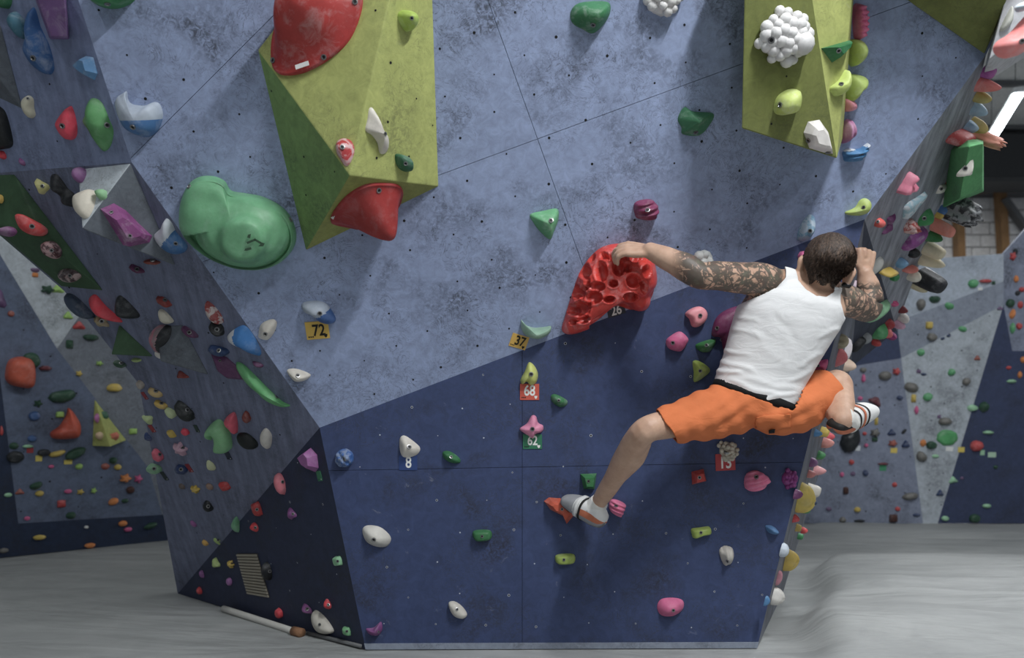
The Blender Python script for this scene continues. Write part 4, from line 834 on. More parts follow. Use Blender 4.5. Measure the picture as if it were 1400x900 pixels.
rh(1270, 321, 9, 20, (44, 130, 66), 'oval', -30, 'dark green hold at the edge above the cream bulbs', 1.2); rh(1276, 306, 10, 22, (240, 140, 120), 'oval', 50, 'coral finger hold jutting from the right edge', 1.7)
rh(1285, 287, 7, 14, (70, 120, 180), 'oval', 0, 'small blue hold at the edge under the green box volume', .8); rh(1281, 293, 7, 10, (220, 180, 60), 'oval', 0, 'small yellow hold at the edge under the green box volume', .8)
rh(1298, 282, 26, 40, (58, 60, 66), 'star', 20, 'black and grey rock-like hold under the green box volume', 1.0, mott=(150, 152, 156), disp='knob')
rh(1300, 246, 14, 28, (232, 100, 96), 'oval', -10, 'coral red dome hold against the green box volume', 1.2, chalk=.35)
QF = fQ[2]
ghold(QF, 1320, 232, 22, 22, (226, 222, 210), 'tri', 20, .4, 'white angular hold on the green box volume', bolt=True)
rh(1321, 196, 10, 22, (170, 100, 160), 'oval', 0, 'purple and white hold above the green box volume', 1.2, chalk=.5)
rh(1327, 170, 9, 20, (206, 176, 90), 'drop', 0, 'mustard drop hold at the right edge', 1.5); rh(1329, 182, 12, 20, (240, 156, 132), 'star', 0, 'salmon knobbly hold at the right edge', 2.2, disp='knob')
rh(1331, 148, 8, 20, (160, 190, 220), 'oval', 10, 'light blue and white hold at the right edge', 1.3, chalk=.5); rh(1335, 131, 8, 16, (190, 170, 80), 'oval', 0, 'olive yellow hold at the right edge', 1.5)
rh(1339, 113, 11, 24, (236, 120, 116), 'bean', 10, 'coral swirl hold at the right edge under the whitish volume', 1.5, chalk=.3); rh(1346, 97, 9, 18, (170, 80, 160), 'oval', -10, 'purple hold at the corner under the olive wedge', .9)
_wp = fW[3].hit(1384, 52); _wn = unit(fW[3].n+.9*unit(CAM-_wp)); _wx = unit(np.cross(A(0, 0, 1), _wn)); WQ = Plane(_wp, _wp+_wx, _wp+np.cross(_wn, _wx))
hold(WQ, 'long salmon sausage hold on the whitish volume', (240, 128, 124), [(1358, 70), (1362, 58), (1380, 46), (1398, 26), (1412, 14), (1416, 30), (1402, 58), (1384, 78), (1368, 80)], .05, (1385, 58), 'dome', [(1396, 56)], chalk=.3, bs=.8)
hold(fW[1], 'pale grey smooth hold on the whitish volume', (206, 206, 196), [(1366, 42), (1376, 20), (1384, 8), (1384, 26), (1376, 40)], .02, None, 'dome')
hold(WQ, 'pale blue speckled hold on the whitish volume', (170, 200, 214), [(1388, 10), (1398, 3), (1410, 2), (1406, 10), (1392, 17)], .03, None, 'dome', mott=(210, 216, 222))
# dark lower part
rh(1197, 425, 11, 44, (130, 186, 140), 'oval', -38, 'long pale green hold on the dark right face beside the elbow', .5)
rh(1201, 453, 13, 26, (74, 160, 96), 'oval', -35, 'green oval hold on the dark right face', .6); rh(1213, 442, 10, 14, (176, 44, 50), 'oval', -20, 'dark red hold above the coral oval', .7); rh(1210, 454, 9, 18, (226, 104, 104), 'oval', -30, 'coral oval hold on the dark right face', .7)
rh(1216, 458, 9, 12, (176, 56, 130), 'star', 0, 'magenta rough hold on the lower right edge', .8); rh(1222, 415, 10, 10, (236, 90, 150), 'star', 0, 'small hot pink flower hold on the right face', .5)
rh(1232, 423, 7, 12, (130, 46, 52), 'oval', 0, 'small maroon hold on the right edge', .8); rh(1231, 433, 8, 14, (222, 214, 210), 'oval', 0, 'white round hold on the right edge', 1.0); rh(1225, 442, 10, 12, (220, 160, 190), 'oval', 0, 'pink and white round hold on the right edge', 1.0)
rh(1170, 470, 8, 26, (34, 36, 40), 'oval', -25, 'black slug hold on the dark right face', .5); rh(1181, 462, 10, 18, (140, 144, 148), 'oval', -20, 'grey oval hold on the dark right face', .6); rh(1195, 467, 12, 10, (206, 56, 56), 'oval', -20, 'red oval hold on the dark right face', .7)
# strip
SK = [(1184, 342, 8, 18, (170, 196, 216), 'rect', 0, 'pale blue hold on the arete beside the climber hand', .5), (1174, 366, 7, 18, (222, 190, 60), 'oval', 0, 'yellow hold on the arete under the climber hand', .5),
 (1166, 396, 8, 26, (196, 170, 184), 'oval', 0, 'pale lilac hold on the arete behind the elbow', .6), (1148, 466, 10, 22, (170, 160, 130), 'star', 0, 'tan rough hold on the strip below the armpit', .6), (1145, 488, 10, 28, (232, 110, 116), 'oval', 10, 'coral oval hold on the strip above the knee', .6),
 (1155, 480, 8, 34, (214, 206, 210), 'drop', 0, 'white shard hold on the strip above the knee', .4), (1155, 500, 12, 22, (216, 186, 160), 'drop', -20, 'peach teardrop hold on the strip touching the knee', .7),
 (1117, 568, 12, 24, (196, 190, 166), 'rect', 0, 'beige drilled block hold on the strip under the knee', .4), (1114, 592, 10, 11, (70, 140, 196), 'oval', 0, 'blue ribbed hold on the strip under the beige block', .7), (1122, 590, 10, 14, (222, 190, 50), 'oval', 20, 'yellow wedge hold on the strip under the shoe', .7),
 (1125, 604, 9, 17, (240, 150, 140), 'bean', 0, 'salmon lump hold on the strip', .9), (1131, 597, 6, 14, (226, 80, 90), 'oval', 0, 'red lump hold at the strip edge under the shoe', .8), (1118, 622, 9, 13, (56, 150, 80), 'oval', 0, 'green round hold on the strip', .7), (1108, 632, 8, 13, (150, 90, 150), 'oval', 0, 'purple round hold on the strip', .7),
 (1113, 642, 10, 18, (240, 160, 164), 'bean', 0, 'pale pink lump hold on the strip', .9), (1105, 647, 9, 13, (216, 130, 130), 'bean', 0, 'dull pink lump hold on the strip', .7), (1092, 680, 14, 46, (224, 196, 70), 'oval', 12, 'big yellow fluted oval hold on the strip', .6), (1087, 676, 8, 14, (140, 70, 130), 'oval', 0, 'purple patch hold on the strip beside the yellow fluted oval', .6),
 (1104, 668, 8, 22, (222, 216, 204), 'bean', 0, 'cream peanut hold at the strip edge', 1.0), (1104, 685, 8, 12, (50, 70, 100), 'oval', 0, 'navy round hold at the strip edge', 1.0), (1098, 697, 8, 10, (60, 150, 80), 'oval', 0, 'green round hold at the strip edge', .8), (1085, 709, 9, 11, (206, 50, 60), 'rect', 0, 'red block hold on the strip', .6),
 (1088, 722, 7, 11, (200, 170, 60), 'drop', 0, 'mustard drop hold on the strip', .6), (1096, 725, 6, 9, (222, 70, 70), 'oval', 0, 'small red hold at the strip edge', .8), (1091, 733, 6, 9, (60, 150, 90), 'oval', 0, 'small green hold at the strip edge', .7), (1069, 752, 10, 20, (200, 212, 224), 'oval', 0, 'white and blue speckled hold low on the strip', .5),
 (1074, 766, 11, 34, (224, 190, 60), 'oval', 15, 'yellow fluted oval hold low on the strip', .6), (1063, 790, 8, 20, (200, 130, 146), 'rect', 10, 'dull pink flat hold low on the strip', .35), (1057, 815, 11, 26, (226, 222, 214), 'oval', 0, 'white fluted hold at the foot of the strip', .6), (1047, 822, 7, 13, (70, 130, 180), 'rect', 0, 'small blue hold at the foot of the strip', .4)]
for (x, y, a, b, c, k, r, lb, d) in SK:
    rh(x, y, a, b, c, k, r, lb, d, K, disp='rib' if 'fluted' in lb else None, prof='dome' if 'fluted' in lb else None)
# ------------------------------------------------------------------ far walls
CN = {'green': (84, 176, 110), 'mint': (150, 206, 160), 'dkgreen': (44, 84, 62), 'grey': (112, 110, 104), 'navy': (44, 66, 110), 'pink': (226, 90, 150), 'red': (206, 66, 66), 'orange': (230, 134, 44), 'yellow': (214, 184, 60), 'brown': (84, 52, 46), 'purple': (116, 84, 130), 'black': (42, 46, 50), 'white': (220, 222, 220), 'lime': (160, 206, 90), 'blue': (60, 96, 150), 'rust': (170, 78, 58), 'maroon': (120, 60, 70)}
WORD = {'dkgreen': 'dark green'}
SH = {'oval': 'round', 'bean': 'bean-shaped', 'tri': 'triangular', 'rect': 'block', 'star': 'knobbly', 'drop': 'teardrop', 'fin': 'wedge'}
def far(pl, lst, place, fx=1.0, short='back wall'):
    des = [(f"{'large ' if it[2]*it[3] > 500 else ('tiny ' if it[2]*it[3] < 75 else '')}{WORD.get(it[4], it[4])} {SH[it[5]]}", place(it[0], it[1])) for it in lst]
    for it, (ds, pn) in zip(lst, des):
        x, y, a, b, c, k = it[:6]; r = it[6] if len(it) > 6 else 0; lb = f"{ds} hold {pn}"; gp_ = None
        if des.count((ds, pn)) > 1:      # tell look-alikes apart by their nearest unlike neighbour
            nb = min((j for j in lst if j[4] != c), key=lambda j: (j[0]-x)**2+(j[1]-y)**2)
            lb = f"{ds} hold next to a {WORD.get(nb[4], nb[4])} {SH[nb[5]]} one on the {short}"; gp_ = f"{ds} holds {pn}"
        ghold(pl, x, y, a, b, CN[c], k, r, .42, lb, group=gp_, rings=4, n=16, fx=fx)
def placeR(x, y):
    if inpoly(x, y, [(1232, 490), (1372, 417), (1282, 720), (1262, 720)]): return 'on the pale tapering panel of the back wall'
    if inpoly(x, y, [(1226, 440), (1372, 385), (1372, 417), (1232, 490)]): return 'on the mid grey band of the back wall'
    if y < 445 and x < 1372: return 'on the pale blue upper panel of the back wall'
    if inpoly(x, y, [(1372, 417), (1384, 480), (1460, 480), (1460, 720), (1282, 720)]): return 'on the navy panel of the back wall'
    if x >= 1372: return 'on the blue grey return of the back wall'
    return 'on the blue grey panel of the back wall'
far(BR, [(1330, 388, 14, 12, 'green', 'oval'), (1347, 384, 16, 9, 'red', 'fin'), (1358, 387, 5, 5, 'dkgreen', 'rect'), (1259, 416, 15, 17, 'grey', 'drop', 180), (1278, 409, 16, 12, 'dkgreen', 'bean'), (1298, 418, 13, 11, 'green', 'bean', -20), (1270, 445, 9, 10, 'yellow', 'rect'), (1273, 461, 11, 16, 'grey', 'bean', 80),
 (1316, 450, 12, 8, 'green', 'oval', -15), (1259, 482, 11, 10, 'green', 'oval'), (1289, 463, 6, 4, 'navy', 'oval', 20), (1297, 459, 6, 4, 'navy', 'oval', 10), (1336, 490, 7, 6, 'rust', 'tri'), (1301, 509, 12, 11, 'green', 'drop', 130), (1256, 508, 6, 5, 'purple', 'rect'), (1263, 512, 8, 4, 'navy', 'oval'),
 (1246, 530, 20, 14, 'grey', 'oval', -15), (1249, 545, 7, 11, 'yellow', 'rect'), (1268, 543, 13, 11, 'green', 'oval', 20), (1321, 522, 12, 10, 'grey', 'oval', 20), (1253, 561, 14, 6, 'pink', 'drop', 90), (1284, 570, 5, 5, 'purple', 'rect'), (1292, 577, 18, 12, 'grey', 'bean', 180), (1262, 606, 9, 10, 'orange', 'oval'), (1273, 609, 15, 11, 'dkgreen', 'oval'),
 (1260, 624, 16, 15, 'grey', 'bean', -40), (1279, 624, 10, 5, 'mint', 'oval'), (1285, 675, 9, 8, 'navy', 'tri'), (1303, 657, 10, 8, 'mint', 'tri', 10), (1329, 558, 14, 9, 'mint', 'oval'), (1346, 556, 14, 17, 'dkgreen', 'bean', -40), (1351, 591, 14, 9, 'mint', 'fin'), (1335, 610, 18, 15, 'red', 'oval'), (1361, 639, 6, 5, 'dkgreen', 'oval'), (1349, 692, 12, 6, 'mint', 'oval'),
 (1292, 709, 10, 7, 'mint', 'oval'), (1332, 709, 15, 12, 'dkgreen', 'oval'), (1315, 654, 5, 4, 'purple', 'oval'), (1383, 521, 13, 9, 'mint', 'fin'), (1379, 503, 7, 5, 'red', 'oval'), (1394, 513, 7, 10, 'orange', 'drop'),
 (1384, 351, 9, 13, 'red', 'star'), (1388, 344, 7, 8, 'black', 'oval'), (1389, 382, 8, 10, 'orange', 'drop'), (1397, 396, 8, 7, 'red', 'oval'), (1391, 401, 7, 7, 'black', 'oval'), (1381, 415, 12, 12, 'dkgreen', 'oval'), (1395, 417, 8, 10, 'red', 'oval'), (1384, 430, 10, 14, 'orange', 'drop', -15), (1384, 449, 7, 15, 'green', 'oval'), (1393, 446, 8, 9, 'red', 'oval'), (1367, 422, 7, 4, 'purple', 'tri'), (1399, 492, 8, 9, 'orange', 'oval'),
 (1180, 506, 9, 7, 'grey', 'oval'), (1180, 518, 6, 12, 'pink', 'drop'), (1210, 514, 18, 13, 'grey', 'oval', 5), (1225, 508, 12, 11, 'red', 'star'), (1230, 544, 9, 6, 'navy', 'oval'), (1176, 545, 7, 6, 'pink', 'oval'), (1196, 549, 16, 10, 'maroon', 'tri', -30), (1198, 576, 5, 11, 'yellow', 'rect'), (1198, 563, 5, 6, 'red', 'oval'), (1182, 593, 6, 5, 'red', 'oval'), (1196, 592, 15, 13, 'grey', 'star'), (1196, 601, 8, 6, 'dkgreen', 'rect'),
 (1219, 592, 10, 8, 'navy', 'tri'), (1236, 590, 9, 4, 'black', 'oval', 45), (1220, 606, 13, 10, 'rust', 'star'), (1238, 608, 9, 9, 'navy', 'tri'), (1184, 609, 7, 6, 'pink', 'star'), (1164, 632, 7, 7, 'red', 'oval'), (1207, 634, 14, 6, 'maroon', 'fin'), (1151, 649, 6, 7, 'pink', 'oval'), (1166, 648, 7, 6, 'purple', 'oval'), (1183, 647, 8, 8, 'navy', 'oval'), (1223, 663, 7, 7, 'red', 'oval'),
 (1156, 671, 7, 10, 'brown', 'rect'), (1244, 679, 22, 10, 'grey', 'oval', 8), (1133, 696, 8, 5, 'purple', 'oval'), (1172, 697, 9, 7, 'yellow', 'oval'), (1227, 696, 7, 6, 'red', 'oval'), (1152, 711, 12, 8, 'grey', 'drop'), (1175, 712, 15, 6, 'black', 'fin'), (1221, 709, 11, 11, 'brown', 'rect'), (1253, 704, 10, 8, 'navy', 'fin')], placeR)
ghold(BR, 1295, 598.5, 29, 22, (70, 166, 92), 'oval', 0, .12, 'large flat green disc hold on the back wall', prof='flat', n=28)
ghold(BR, 1162, 602, 26, 36, (44, 48, 52), 'oval', -22, .35, 'large glossy black dome hold on the back wall below the shoe', prof='dome', n=28, rings=8, rough=.25, chalk=.05)
for (x, y, a, b, c, lb) in [(1298, 614, 10, 6, (226, 228, 226), 'white tag under the flat green disc'), (1314, 615, 9, 7, (222, 196, 50), 'yellow tag on the edge of the navy panel'), (1356, 622, 11, 7, (170, 206, 176), 'pale green tag beside the red round hold on the navy panel'), (1343, 619, 6, 7, (150, 200, 160), 'narrow green tag next to the red round hold on the navy panel'),
    (1222, 616, 9, 7, (222, 196, 60), 'yellow tag under the rust knobbly hold'), (1207, 640, 9, 8, (44, 150, 100), 'green tag under the maroon wedge hold'), (1172, 613, 8, 7, (214, 220, 226), 'white tag beside the large black dome'), (1340, 395, 6, 4, (226, 228, 226), 'white tag under the round green hold on the pale blue panel')]:
    route_tag(BR, x, y, a, b, c, '', lb, R0.uniform(-4, 4), marks=False)
def placeL(x, y):
    if inpoly(x, y, [(-100, 180), (-30, 180), (95, 395), (108, 433), (78, 477), (0, 348)]): return 'on the pale panel of the far left wall'
    if inpoly(x, y, [(108, 433), (95, 395), (240, 500), (262, 701), (222, 704), (203, 640), (78, 477)]): return 'on the grey panel of the far left wall'
    if y > 712 or x < 10 and y > 500: return 'on the navy band of the far left wall'
    return 'on the blue grey panel of the far left wall'
far(BL, [(48, 369, 11, 7, 'purple', 'bean'), (48, 376, 7, 6, 'orange', 'rect'), (65, 396, 18, 14, 'dkgreen', 'star'), (79, 396, 13, 10, 'lime', 'tri'), (15, 429, 8, 8, 'rust', 'oval'), (93, 432, 10, 9, 'lime', 'tri'), (108, 446, 13, 10, 'red', 'tri'), (95, 471, 9, 12, 'dkgreen', 'rect'), (124, 461, 19, 10, 'dkgreen', 'bean'), (136, 497, 10, 8, 'lime', 'star'), (108, 511, 9, 9, 'yellow', 'star'),
 (156, 531, 19, 13, 'yellow', 'bean', 180), (62, 503, 15, 12, 'maroon', 'fin'), (43, 493, 20, 22, 'dkgreen', 'oval', 40), (0, 411, 12, 22, 'purple', 'tri'), (85, 541, 33, 20, 'dkgreen', 'bean', 12), (52, 552, 12, 12, 'dkgreen', 'star'), (82, 567, 10, 8, 'lime', 'rect'), (47, 569, 14, 13, 'blue', 'oval'), (44, 600, 11, 9, 'blue', 'oval'), (19, 610, 11, 10, 'dkgreen', 'oval'), (38, 610, 12, 8, 'mint', 'fin'), (21, 625, 20, 17, 'black', 'oval'), (182, 590, 10, 8, 'lime', 'rect'),
 (60, 619, 15, 10, 'black', 'oval'), (78, 620, 20, 9, 'yellow', 'bean', 15), (103, 620, 26, 14, 'dkgreen', 'oval', 25), (108, 638, 9, 8, 'lime', 'oval'), (144, 638, 10, 9, 'rust', 'oval'), (155, 630, 10, 10, 'dkgreen', 'oval'), (161, 639, 9, 8, 'yellow', 'oval'), (171, 654, 16, 13, 'orange', 'star'), (189, 655, 12, 13, 'pink', 'star'), (49, 664, 15, 12, 'dkgreen', 'bean', 20), (27, 673, 9, 7, 'rust', 'tri'), (54, 675, 10, 8, 'yellow', 'oval'), (93, 672, 9, 6, 'pink', 'oval'), (110, 673, 10, 9, 'yellow', 'star'), (128, 671, 8, 9, 'lime', 'star'),
 (178, 670, 11, 10, 'brown', 'oval'), (84, 689, 10, 10, 'red', 'rect'), (155, 686, 13, 10, 'orange', 'oval', 20), (171, 685, 9, 6, 'dkgreen', 'oval'), (97, 705, 12, 10, 'dkgreen', 'oval'), (37, 709, 7, 6, 'pink', 'oval'), (11, 677, 9, 6, 'mint', 'oval'), (168, 716, 11, 8, 'orange', 'oval'), (175, 724, 10, 6, 'pink', 'oval'), (206, 719, 17, 8, 'dkgreen', 'oval', 15), (54, 735, 15, 7, 'yellow', 'oval'), (123, 746, 13, 7, 'orange', 'oval'), (5, 753, 11, 7, 'grey', 'oval'), (2, 590, 5, 14, 'red', 'drop'), (118, 721, 5, 4, 'white', 'oval'), (70, 638, 7, 5, 'pink', 'oval')], placeL, 1.05, 'far left wall')
hold(BL, 'orange pumpkin-like block hold on the far left wall', (206, 84, 50), [(6, 512), (12, 492), (30, 487), (44, 492), (48, 512), (44, 530), (26, 530), (10, 524)], .12, None, 'flat', chalk=.15)
hold(BL, 'orange chilli-shaped hold on the far left wall', (206, 80, 50), [(68, 592), (80, 583), (90, 568), (93, 557), (102, 565), (110, 580), (108, 597), (92, 601), (72, 600)], .1, (95, 586), 'dome', chalk=.2)
for (x, y, a, b, c, lb) in [(53, 627, 8, 8, (222, 200, 60), 'yellow tag under the black round hold on the far left wall'), (93, 632, 10, 6, (222, 200, 60), 'yellow tag under the large dark green hold on the far left wall'), (41, 616, 8, 7, (170, 44, 50), 'red tag under the mint wedge hold on the far left wall')]:
    route_tag(BL, x, y, a, b, c, '', lb, marks=False)
VY, fY = volume(BL, 'lime yellow pyramid volume on the far left wall', [(129, 545, 0), (173, 602, 0), (126, 610, 0), (151, 611, .14)], [(0, 1, 3), (1, 2, 3), (2, 0, 3), (0, 2, 1)], [M['olive']])
ghold(fY[0], 155, 597, 14, 12, (222, 120, 90), 'star', 0, .5, 'peach knobbly hold on the lime yellow volume'); ghold(fY[2], 137, 596, 12, 11, (220, 190, 150), 'oval', 0, .5, 'cream round hold on the lime yellow volume'); ghold(fY[2], 133, 572, 8, 14, (190, 110, 170), 'oval', 0, .4, 'lilac oval hold on the lime yellow volume'); ghold(fY[0], 143, 568, 9, 11, (60, 110, 84), 'rect', 0, .4, 'dark green hold on the lime yellow volume')
# ------------------------------------------------------------------ the climber
class Geo:
    def __init__(s): s.v = []; s.f = []
    def ringloft(s, rings, n=28, ex=2.0):
        """rings: (centre, side, depth, half width, half depth)"""
        b = len(s.v); m = len(rings)
        for c, sd, dp, hw, hd in rings:
            for k in range(n):
                a = 2*math.pi*k/n; ca, sa = math.cos(a), math.sin(a)
                s.v.append(c+sd*hw*abs(ca)**(2/ex)*np.sign(ca)+dp*hd*abs(sa)**(2/ex)*np.sign(sa))
        for i in range(m-1):
            for k in range(n): j = (k+1) % n; s.f.append((b+i*n+k, b+i*n+j, b+(i+1)*n+j, b+(i+1)*n+k))
        for e, r in ((0, rings[0]), (m-1, rings[-1])):
            s.v.append(r[0]); t = len(s.v)-1
            for k in range(n):
                j = (k+1) % n; q = (b+e*n+j, b+e*n+k, t); s.f.append(q if e == 0 else q[::-1])
    def limb(s, pts, rad, n=16, per=6, flat=1.0, fdir=None, caps=True):
        P = [A(*p) for p in pts]; m = len(P); C = []; R = []
        for i in range(m-1):
            p0, p1, p2, p3 = P[max(i-1, 0)], P[i], P[i+1], P[min(i+2, m-1)]
            for k in range(per):
                t = k/per; C.append(.5*((2*p1)+(-p0+p2)*t+(2*p0-5*p1+4*p2-p3)*t*t+(-p0+3*p1-3*p2+p3)*t**3)); tt = t*t*(3-2*t); R.append(rad[i]*(1-tt)+rad[i+1]*tt)
        C.append(P[-1]); R.append(rad[-1])
        if caps:   # rounded ends
            d0 = unit(C[0]-C[1]); d1 = unit(C[-1]-C[-2]); c0, c1, r0, r1 = C[0], C[-1], R[0], R[-1]
            C = [c0+d0*r0*.97, c0+d0*r0*.75, c0+d0*r0*.4]+C+[c1+d1*r1*.4, c1+d1*r1*.75, c1+d1*r1*.97]
            R = [r0*.24, r0*.66, r0*.92]+R+[r1*.92, r1*.66, r1*.24]
        rings = []; ref = A(0, 0, 1) if fdir is None else A(*fdir)
        for i in range(len(C)):
            d = unit(C[min(i+1, len(C)-1)]-C[max(i-1, 0)]); sd = np.cross(d, ref)
            if np.linalg.norm(sd) < .05: sd = np.cross(d, A(1, 0, 0))
            sd = unit(sd); dp = np.cross(sd, d); rings.append((C[i], sd, dp, R[i], R[i]*flat))
        s.ringloft(rings, n)
    def ellipsoid(s, c, ax, n=20, m=12):
        """ax: three axis vectors carrying their radii"""
        b = len(s.v); x, y, z = [A(*a) for a in ax]
        rows = []
        for i in range(1, m):
            t = math.pi*i/m; row = []
            for k in range(n):
                a = 2*math.pi*k/n; s.v.append(c+x*math.sin(t)*math.cos(a)+y*math.sin(t)*math.sin(a)+z*math.cos(t)); row.append(len(s.v)-1)
            rows.append(row)
        s.v.append(c+z); tp = len(s.v)-1; s.v.append(c-z); bt = len(s.v)-1
        for i in range(m-2):
            for k in range(n): j = (k+1) % n; s.f.append((rows[i][k], rows[i+1][k], rows[i+1][j], rows[i][j]))
        for k in range(n): j = (k+1) % n; s.f.append((tp, rows[0][k], rows[0][j])); s.f.append((bt, rows[-1][j], rows[-1][k]))
def remesh(g, vox, smooth_it=3, fac=.5):
    me = bpy.data.meshes.new('tmp'); me.from_pydata([tuple(map(float, v)) for v in g.v], [], g.f); me.update()
    bm = bmesh.new(); bm.from_mesh(me); bmesh.ops.recalc_face_normals(bm, faces=bm.faces); bm.to_mesh(me); bm.free()
    o = bpy.data.objects.new('tmp', me); COL.objects.link(o)
    r = o.modifiers.new('r', 'REMESH'); r.mode = 'VOXEL'; r.voxel_size = vox
    if smooth_it: q = o.modifiers.new('s', 'SMOOTH'); q.factor = fac; q.iterations = smooth_it
    dg = bpy.context.evaluated_depsgraph_get(); ev = bpy.data.meshes.new_from_object(o.evaluated_get(dg))
    V = np.empty(len(ev.vertices)*3); ev.vertices.foreach_get('co', V); V = V.reshape(-1, 3); Nn = np.empty(len(V)*3); ev.vertices.foreach_get('normal', Nn)
    Fc = [tuple(p.vertices) for p in ev.polygons]; bpy.data.objects.remove(o); bpy.data.meshes.remove(me); bpy.data.meshes.remove(ev)
    return V, Fc, Nn.reshape(-1, 3)
def projv(V): return np.stack([700+F*V[:, 0]/V[:, 1], HZ-F*(V[:, 2]-CH)/V[:, 1]], 1)
def polydist(Q, poly):
    """signed distance (inside > 0) and nearest boundary point"""
    P = np.array(poly, float); n = len(P); best = np.full(len(Q), 1e9); near = np.zeros_like(Q); ins = np.zeros(len(Q), bool)
    for i in range(n):
        a, b = P[i], P[(i+1) % n]; d = b-a; t = np.clip(((Q-a)@d)/(d@d), 0, 1); c = a+t[:, None]*d; ds = np.hypot(*(Q-c).T)
        k = ds < best; best[k] = ds[k]; near[k] = c[k]
        cr = ((a[1] > Q[:, 1]) != (b[1] > Q[:, 1])); 
        with np.errstate(divide='ignore', invalid='ignore'): xi = (b[0]-a[0])*(Q[:, 1]-a[1])/(b[1]-a[1])+a[0]
        ins ^= cr & (Q[:, 0] < xi)
    return np.where(ins, best, -best), near
def laplace(V, faces, fixed, it, fac=.5):
    E_ = set()
    for f in faces:
        for i in range(len(f)): a, b = f[i], f[(i+1) % len(f)]; E_.add((min(a, b), max(a, b)))
    E_ = np.array(list(E_)); V = V.copy(); deg = np.zeros(len(V)); np.add.at(deg, E_[:, 0], 1); np.add.at(deg, E_[:, 1], 1); deg[deg == 0] = 1
    for _ in range(it):
        S_ = np.zeros_like(V); np.add.at(S_, E_[:, 0], V[E_[:, 1]]); np.add.at(S_, E_[:, 1], V[E_[:, 0]])
        W = V+fac*(S_/deg[:, None]-V); W[fixed] = V[fixed]; V = W
    return V
def shell_cut(V, faces, Nn, f, near, tol, off, sm=6, wr=None):
    keep = f > -tol; fs = [q for q in faces if all(keep[i] for i in q)]
    pa_ = {}
    def fd(a):
        while pa_.setdefault(a, a) != a: pa_[a] = pa_[pa_[a]]; a = pa_[a]
        return a
    for q in fs:
        r0_ = fd(q[0])
        for i in q[1:]: pa_[fd(i)] = r0_
    cn = {}
    for q in fs: r0_ = fd(q[0]); cn[r0_] = cn.get(r0_, 0)+1
    if cn: bg = max(cn, key=cn.get); fs = [q for q in fs if fd(q[0]) == bg]
    W = V+Nn*off; out = keep & (f < 0)
    if near is not None:
        d = near-projv(V); W[out, 0] += d[out, 0]*V[out, 1]/F; W[out, 2] -= d[out, 1]*V[out, 1]/F
    idx = sorted({i for q in fs for i in q}); mp = {a: b for b, a in enumerate(idx)}; W = W[idx]; fs = [tuple(mp[i] for i in q) for q in fs]
    cnt = {}
    for q in fs:
        for i in range(len(q)): e = tuple(sorted((q[i], q[(i+1) % len(q)]))); cnt[e] = cnt.get(e, 0)+1
    bd = np.zeros(len(W), bool)
    for e, c in cnt.items():
        if c == 1: bd[list(e)] = True
    W = laplace(W, fs, bd, sm)
    if wr is not None: W = W+Nn[idx]*wr(W)[:, None]
    return W, fs
def p3(x, y, Y): return at(x, y, Y)
ORG = p3(1032, 565, 2.79)
# joints
JS = {'neck': p3(1112, 386, 2.75), 'lsh': p3(1060, 390, 2.74), 'lel': p3(957, 377, 2.63), 'lwr': p3(889, 343, 2.69), 'rsh': p3(1150, 408, 2.78), 'rel': p3(1187, 424, 2.92), 'rwr': p3(1183, 374, 2.92),
      'lhip': p3(998, 560, 2.78), 'lkn': p3(886, 587, 2.56), 'lan': p3(817, 689, 2.87), 'rhip': p3(1066, 566, 2.77), 'rkn': p3(1144, 526, 2.93), 'ran': p3(1152, 576, 2.72)}
g = Geo()
def ring(x, y, Y, hw, hd, sx, sy, sY=0.0):
    sd = unit(A(sx, sY, -sy)); dp = unit(np.cross(sd, A(-.25, .1, -.95))); dp = dp if dp[1] < 0 else -dp
    return (p3(x, y, Y), sd, dp, hw, hd)
TR = [ring(1027, 578, 2.79, .10, .07, 1, .32), ring(1030, 562, 2.79, .150, .10, 1, .35), ring(1033, 542, 2.79, .143, .098, 1, .36), ring(1044, 508, 2.78, .138, .094, 1, .36), ring(1060, 470, 2.77, .152, .104, 1, .33),
      ring(1076, 436, 2.76, .165, .112, 1, .28, .02), ring(1090, 412, 2.755, .166, .105, 1, .24, .03), ring(1101, 395, 2.75, .135, .075, 1, .22, .04), ring(1110, 385, 2.75, .07, .055, 1, .25, .04)]
g.ringloft(TR, 32, 2.3)
g.limb([p3(1108, 392, 2.75), p3(1118, 380, 2.735), p3(1127, 364, 2.715)], [.062, .056, .055])           # neck
g.limb([p3(1116, 384, 2.74), p3(1088, 384, 2.735), p3(1064, 388, 2.735)], [.034, .040, .05])              # trapezius
g.limb([p3(1116, 388, 2.755), p3(1136, 396, 2.765), p3(1150, 405, 2.775)], [.034, .036, .046])
g.limb([p3(1078, 410, 2.72), p3(1058, 395, 2.725)], [.05, .05])                                           # shoulder blades
# left arm
g.limb([p3(1066, 393, 2.745), p3(1040, 383, 2.715), p3(1010, 380, 2.685), p3(980, 377, 2.655), JS['lel'], p3(938, 366, 2.64), p3(915, 355, 2.665), JS['lwr']],
       [.055, .058, .052, .048, .044, .0465, .039, .0285], 20, 5)
